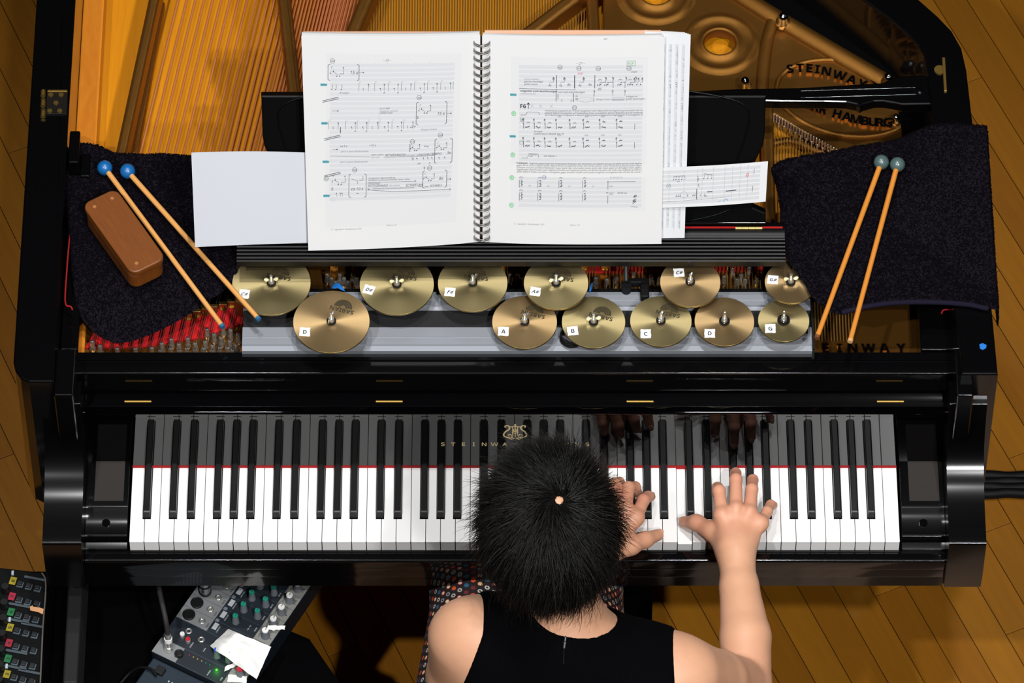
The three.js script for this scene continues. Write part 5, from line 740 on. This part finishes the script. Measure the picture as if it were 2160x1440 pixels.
  // hands: palm and five chains each
  const hand = (W, before, mcp, fingers, thumb) => {
    const palm = blend([...mcp.map(m => cap(W, m, 0.017, 0.0112)), cap(mcp[0], mcp[3], 0.0115, 0.0105), cap([W[0] * 0.5 + mcp[1][0] * 0.5, W[1] * 0.5 + mcp[1][1] * 0.5 - 0.004, W[2] * 0.5 + mcp[1][2] * 0.5], [W[0] * 0.5 + mcp[3][0] * 0.5, W[1] * 0.5 + mcp[3][1] * 0.5 - 0.004, W[2] * 0.5 + mcp[3][2] * 0.5], 0.016, 0.014)], 0.011);
    const fs = fingers.map((f, i) => blend(chain([mcp[i], ...f], i === 3 ? [0.0095, 0.0084, 0.0075, 0.0066] : [0.0108, 0.0096, 0.0086, 0.0074]), 0.004)), th = blend(chain(thumb, [0.017, 0.0142, 0.0122, 0.0094]), 0.008), fore = cap(before, W, 0.031, 0.0245);
    const knuckles = [...mcp.map(m => ball([m[0], m[1] + 0.0035, m[2]], 0.0092)), ...mcp.map(m => cap([m[0], m[1] + 0.0085, m[2]], [W[0] * 0.75 + m[0] * 0.25, W[1] + 0.0125, W[2] * 0.75 + m[2] * 0.25], 0.0035, 0.0025))];
    return (x, y, z) => { let p = smin(palm(x, y, z), th(x, y, z), 0.016); for (const k of knuckles) p = smin(p, k(x, y, z), 0.006); let f = 1; for (const g of fs) f = Math.min(f, g(x, y, z)); p = smin(p, f, 0.005); return smin(p, fore(x, y, z), 0.03); };
  };
  const kh = 0.7425, rMcp = [[0.3255, 0.802, 0.136], [0.3475, 0.806, 0.127], [0.369, 0.803, 0.132], [0.386, 0.794, 0.146]];
  const rF = [[[0.3215, 0.803, 0.090], [0.3205, 0.776, 0.066], [0.320, kh + 0.008, 0.062]], [[0.3485, 0.806, 0.070], [0.3495, 0.784, 0.044], [0.3495, 0.757, 0.034]], [[0.3735, 0.801, 0.086], [0.3765, 0.78, 0.054], [0.3775, 0.757, 0.046]], [[0.3975, 0.786, 0.118], [0.404, 0.772, 0.096], [0.4095, 0.7545, 0.086]]];
  const rT = [[0.333, 0.777, 0.178], [0.309, 0.774, 0.147], [0.286, 0.766, 0.126], [0.2685, 0.7475, 0.1125]];
  const handR = hand(WR, [0.350, 0.78, 0.255], rMcp, rF, rT);
  const lMcp = [[0.190, 0.799, 0.139], [0.174, 0.803, 0.124], [0.157, 0.80, 0.116], [0.140, 0.793, 0.114]];
  const lF = [[[0.2025, 0.794, 0.102], [0.2105, 0.776, 0.083], [0.2155, 0.757, 0.0705]], [[0.179, 0.797, 0.080], [0.190, 0.778, 0.066], [0.1945, 0.757, 0.064]], [[0.157, 0.795, 0.072], [0.165, 0.775, 0.056], [0.168, 0.757, 0.052]], [[0.135, 0.787, 0.078], [0.14, 0.772, 0.062], [0.143, 0.757, 0.057]]];
  const lT = [[0.15, 0.782, 0.192], [0.182, 0.776, 0.176], [0.205, 0.764, 0.157], [0.2255, 0.7475, 0.137]];
  const handL = hand(WL, [0.085, 0.787, 0.26], lMcp, lF, lT);
  const hR = surfaceNets(handR, [0.25, 0.73, 0.02], [0.43, 0.835, 0.248], 0.0024), hL = surfaceNets(handL, [0.06, 0.73, 0.035], [0.245, 0.835, 0.27], 0.0026);
  const skinG = mergeGeometries([body, head, hR, hL]), kp = skinG.attributes.position, kc = new Float32Array(kp.count * 3);
  for (let i = 0; i < kp.count; i++) { // pinker hands and elbows, faint mottling
    const x = kp.getX(i), y = kp.getY(i), z = kp.getZ(i), tipD = z < 0.24 ? Math.min(1, Math.max(0, (0.21 - z) / 0.1)) : 0, el = Math.exp(-(((x - ER[0]) ** 2 + (y - ER[1]) ** 2 + (z - ER[2]) ** 2) / 0.003)), m = 0.04 * N3(x * 60, y * 60, z * 60) + 0.03 * N3(x * 160, y * 160, z * 160), red = 0.55 * tipD + 0.3 * el + 0.8 * N3(x * 35, y * 35, z * 35) * tipD * 0.5;
    kc[i * 3] = 0.62 * (1 + m) * (1 - 0.04 * red); kc[i * 3 + 1] = 0.325 * (1 + m) * (1 - 0.28 * red); kc[i * 3 + 2] = 0.195 * (1 + m) * (1 - 0.22 * red);
  }
  skinG.setAttribute('color', new THREE.BufferAttribute(kc, 3));
  const skinPart = mesh('body', skinG, M.skin, person);
  for (const s of [-1, 1]) { const p = V(s * 0.032, -0.004, -0.083).applyMatrix4(HR).add(V(...HC)); mesh('eye', new THREE.SphereGeometry(0.0125, 16, 12).translate(p.x, p.y, p.z), std(0xe8e2dc, 0.2), skinPart); const q = V(s * 0.032, -0.006, -0.0925).applyMatrix4(HR).add(V(...HC)); mesh('iris', new THREE.SphereGeometry(0.0052, 12, 10).translate(q.x, q.y, q.z), std(0x1a0f0a, 0.15), skinPart); }
  const nail = (tip, prev, r) => { const a = V(...tip), d = a.clone().sub(V(...prev)).normalize(), up = V(0, 1, 0).addScaledVector(d, -d.y).normalize(), sd = V(0, 0, 0).crossVectors(up, d); const m = new THREE.Matrix4().makeBasis(sd, up, d).setPosition(a.addScaledVector(up, r * 0.78).addScaledVector(d, r * 0.25)); mesh('fingernail', new THREE.SphereGeometry(1, 12, 8).scale(r * 0.62, r * 0.3, r * 0.85).applyMatrix4(m), M.nail, skinPart); };
  rF.forEach((f, i) => nail(f[2], f[1], i === 3 ? 0.0066 : 0.0074)); nail(rT[3], rT[2], 0.0086); nail(lF[0][2], lF[0][1], 0.0074); nail(lF[1][2], lF[1][1], 0.0074); nail(lT[3], lT[2], 0.0086);
  // sleeveless top: trunk a little larger, cut at armholes, neckline and waist
  const topF = (x, y, z) => {
    let d = Math.min(torsoF(x, y, z), smin(torsoF(x, y, z), neckF(x, y, z), 0.05)) - 0.0065;
    const xl = -0.048 - 0.42 * Math.max(0, 1.03 - y) * 0.62 - 0.25 * Math.max(0, z - 0.5), xr = 0.237 + 0.12 * Math.max(0, 1.02 - y);
    d = smax(smax(d, xl - x, 0.008), x - xr, 0.008); d = Math.max(d, 0.53 - y);
    const hole = Math.hypot((x - 0.087) / 0.066, (z - 0.472) / 0.060) - 1; if (y > 0.9) d = smax(d, -hole * 0.055, 0.008);
    return d;
  };
  const top = surfaceNets(topF, [-0.19, 0.51, 0.33], [0.29, 1.09, 0.78], 0.0045); const tp = top.attributes.position, tu = top.attributes.uv; for (let i = 0; i < tp.count; i++) tu.setXY(i, tp.getX(i) * 12, tp.getY(i) * 12 + tp.getZ(i) * 12);
  const topM = mesh('black_top', top, M.cloth, person);
  { const hz = (px, py) => { let lo = 0.8, hi = 1.12; const f = h => { const a = at(px, py, h); return topF(a.x, a.y, a.z); }; let h = hi; while (h > lo && f(h) > 0.0006) h -= 0.0015; return at(px, py, h); };
    const a = hz(1193, 1345), b = hz(1190, 1368), c = hz(1194, 1335); mesh('zip_seam', tube([c, a, b, hz(1189, 1400)], 0.0006, 6), std(0x050506, 0.7), topM); mesh('zip_pull', merge([rod(a.clone().add(V(0, 0.0015, 0)), a.clone().lerp(b, 0.35).add(V(0, 0.002, 0)), 0.0012), rod(a.clone().lerp(b, 0.4).add(V(0, 0.002, 0)), b.clone().add(V(0, 0.002, 0)), 0.0018, 0.0014)]), M.chrome, topM); }
  // skirt with rows of small rings
  const pat = canvasTex(512, 512, (c, W, H) => { c.fillStyle = '#1d1014'; c.fillRect(0, 0, W, H); const cols = [['#d94f1e', '#2a1214', 0], ['#8d8a92', '#1d1014', 1], ['#28607f', '#28607f', 0], ['#b9b0a8', '#1d1014', 1], ['#e08a3a', '#efe2cc', 2], ['#6b2227', '#6b2227', 0], ['#d63a2a', '#f0d8c4', 2], ['#c9c4be', '#1d1014', 1]]; const r = rand(3); for (let i = 0; i < 8; i++) for (let j = 0; j < 8; j++) { const [a, b, k] = cols[(i + (j % 2) * 5 + (i % 2 ? 0 : 2)) % 8], x = 32 + i * 64, y = 32 + j * 64 + (i % 2) * 32; for (const yy of [y, y - 512]) { c.fillStyle = a; c.beginPath(); c.ellipse(x, yy, 24, 17, -0.25, 0, 7); c.fill(); if (k) { c.fillStyle = b; c.beginPath(); c.ellipse(x, yy, k === 1 ? 12 : 17, k === 1 ? 7 : 11, -0.25, 0, 7); c.fill(); } if (k === 2) { c.fillStyle = '#4a2416'; for (const dx of [-6, 6]) { c.beginPath(); c.arc(x + dx, yy, 2.4, 0, 7); c.fill(); } } } } });
  pat.wrapS = pat.wrapT = THREE.RepeatWrapping;
  const hip = blend([cap([-0.075, 0.575, 0.665], [-0.048, 0.575, 0.10], 0.135, 0.078), cap([0.145, 0.575, 0.665], [0.085, 0.575, 0.10], 0.112, 0.076), cap([0.0, 0.60, 0.66], [0.12, 0.60, 0.66], 0.12, 0.12), cap([-0.048, 0.57, 0.10], [-0.055, 0.3, 0.13], 0.076, 0.075), cap([0.085, 0.57, 0.10], [0.085, 0.3, 0.13], 0.074, 0.075)], 0.05);
  const skF = (x, y, z) => Math.max(hip(x, y, z), 0.3 - y, y - 0.70);
  const sk = surfaceNets(skF, [-0.24, 0.29, 0.0], [0.31, 0.73, 0.83], 0.0085), sp = sk.attributes.position, su = sk.attributes.uv; for (let i = 0; i < sp.count; i++) { const x = sp.getX(i), y = sp.getY(i); const cx = x < 0.04 ? -0.05 : 0.13; su.setXY(i, Math.atan2(x - cx, y - 0.57) * 0.1 / 0.098, sp.getZ(i) / 0.115); }
  mesh('patterned_skirt', sk, std(0xffffff, 0.85, 0, { map: pat }), person);
  const legs = (s, x) => { const g = surfaceNets(blend([...chain([[x, 0.36, 0.14], [x, 0.22, 0.16], [x, 0.10, 0.19]], [0.052, 0.048, 0.036])], 0.02), [x - 0.08, 0.05, 0.06], [x + 0.08, 0.42, 0.26], 0.01); mesh('lower_leg', g, M.legSkin, person); const sh = surfaceNets(blend([cap([x, 0.045, 0.2], [x, 0.032, 0.05], 0.038, 0.03), cap([x, 0.07, 0.2], [x, 0.05, 0.18], 0.04, 0.038)], 0.03), [x - 0.06, 0.0, 0.0], [x + 0.06, 0.13, 0.26], 0.008); mesh('shoe', sh, M.blackPlastic, person); };
  legs(-1, -0.055); legs(1, 0.085);
  // hair: close cap open at the whorl, then strands that turn round it
  const hairline = (x, y, z) => { const back = z > 0.0 ? -0.085 - 0.022 * Math.min(1, z / 0.04) : -0.085 + 0.115 * Math.min(1, Math.max(0, (-z - 0.0) / 0.07)); return y - back - (Math.abs(x) > 0.06 && z < 0.045 && z > -0.02 ? 0.02 : 0); };   // above 0 grows hair
  const capL = (x, y, z) => { const e = (Math.hypot((x - OFF.x) / (SEM.x + 0.002), (y - OFF.y) / (SEM.y + 0.002), (z - OFF.z) / (SEM.z + 0.002)) - 1) * 0.083; const nape = (Math.hypot(x / 0.055, (y + 0.05) / 0.058, (z - 0.03) / 0.05) - 1) * 0.05; const d = smin(e, nape, 0.03); return Math.max(d, -hairline(x, y, z), 0.0065 - Math.hypot(x - wl.x, y - wl.y, z - wl.z)); };
  const capG = surfaceNets((x, y, z) => { const p = toL(x, y, z); return capL(p.x, p.y, p.z); }, [HC[0] - 0.11, HC[1] - 0.13, HC[2] - 0.13], [HC[0] + 0.11, HC[1] + 0.14, HC[2] + 0.15], 0.0045);
  const hairM = mesh('hair', capG, M.scalp, person);
  const R = rand(1234), pos = [], nor = [], col = [], NS = 20000, segs = 6; let made = 0;
  const down = V(0, -1, 0).applyMatrix4(HI);
  while (made < NS) {
    const z = 2 * R() - 1, a = R() * 2 * Math.PI, s = Math.sqrt(1 - z * z), n0 = V(s * Math.cos(a), z, s * Math.sin(a)), p = V(n0.x * SEM.x, n0.y * SEM.y, n0.z * SEM.z).add(OFF);
    const hl = hairline(p.x, p.y, p.z); if (hl < 0.0) continue; const dw = p.distanceTo(wl); if (dw < 0.0035 || (dw < 0.009 && R() < 0.3)) continue;
    made++; const len = (0.046 + 0.036 * R()) * (p.y < -0.03 ? (p.z > 0.02 ? 1.15 : 0.85) : 1) * Math.min(1, 0.5 + dw * 8), wild = R() < 0.08 ? 0.5 : 0, lift0 = 0.55 + 0.55 * (R() - 0.35) + wild, sw = 0.45 * Math.exp(-dw / 0.05) + (R() - 0.5) * 0.5, wd = 0.0003 + 0.0004 * R() * R(), clump = 0.5 * N3(p.x * 60, p.y * 60, p.z * 60);
    const pts = [p.clone()], q = p.clone(); for (let i = 0; i < segs; i++) {
      const n = V((q.x - OFF.x) / SEM.x ** 2, (q.y - OFF.y) / SEM.y ** 2, (q.z - OFF.z) / SEM.z ** 2).normalize(), away = q.clone().sub(wl); away.addScaledVector(n, -away.dot(n)).normalize(); const side = V(0, 0, 0).crossVectors(n, away), lf = lift0 * (1 - i / segs * 0.75);
      const d = away.clone().addScaledVector(side, sw + clump).normalize().multiplyScalar(Math.cos(lf)).addScaledVector(n, Math.sin(lf)).addScaledVector(down, 0.12 * i / segs).normalize(); q.addScaledVector(d, len / segs);
      const e = Math.hypot((q.x - OFF.x) / SEM.x, (q.y - OFF.y) / SEM.y, (q.z - OFF.z) / SEM.z); if (e < 1.075) q.addScaledVector(n, (1.075 - e) * 0.09); pts.push(q.clone());
    }
    const tone = 0.003 + 0.022 * R() ** 3, tc = [tone * 1.08, tone * 0.98, tone * 0.9];
    const w = pts.map(v => v.clone().applyMatrix4(HR).add(V(...HC)));
    for (let i = 0; i < segs; i++) {
      const d = w[i + 1].clone().sub(w[i]).normalize(), sd = V(0, 0, 0).crossVectors(d, V(0.3, 0.8, 0.5)).normalize(), up = V(0, 0, 0).crossVectors(sd, d), ra = wd * (1 - 0.8 * (i / segs) ** 2), rb = wd * (1 - 0.8 * ((i + 1) / segs) ** 2);
      const rg = (c, r) => [0, 1, 2].map(k => { const t = k * 2.0944, v = sd.clone().multiplyScalar(Math.cos(t)).addScaledVector(up, Math.sin(t)); return [c.clone().addScaledVector(v, r), v]; }), A = rg(w[i], ra), B = rg(w[i + 1], rb);
      for (let k = 0; k < 3; k++) { const m = (k + 1) % 3; for (const [v, nn] of [A[k], B[k], A[m], A[m], B[k], B[m]]) { pos.push(v.x, v.y, v.z); nor.push(nn.x, nn.y, nn.z); col.push(...tc); } }
    }
  }
  const sg = new THREE.BufferGeometry(); sg.setAttribute('position', new THREE.Float32BufferAttribute(pos, 3)); sg.setAttribute('normal', new THREE.Float32BufferAttribute(nor, 3)); sg.setAttribute('color', new THREE.Float32BufferAttribute(col, 3)); const st = mesh('hair_strands', sg, M.hair, hairM); st.userData.kind = 'stuff';
}
renderer.render(scene, camera);
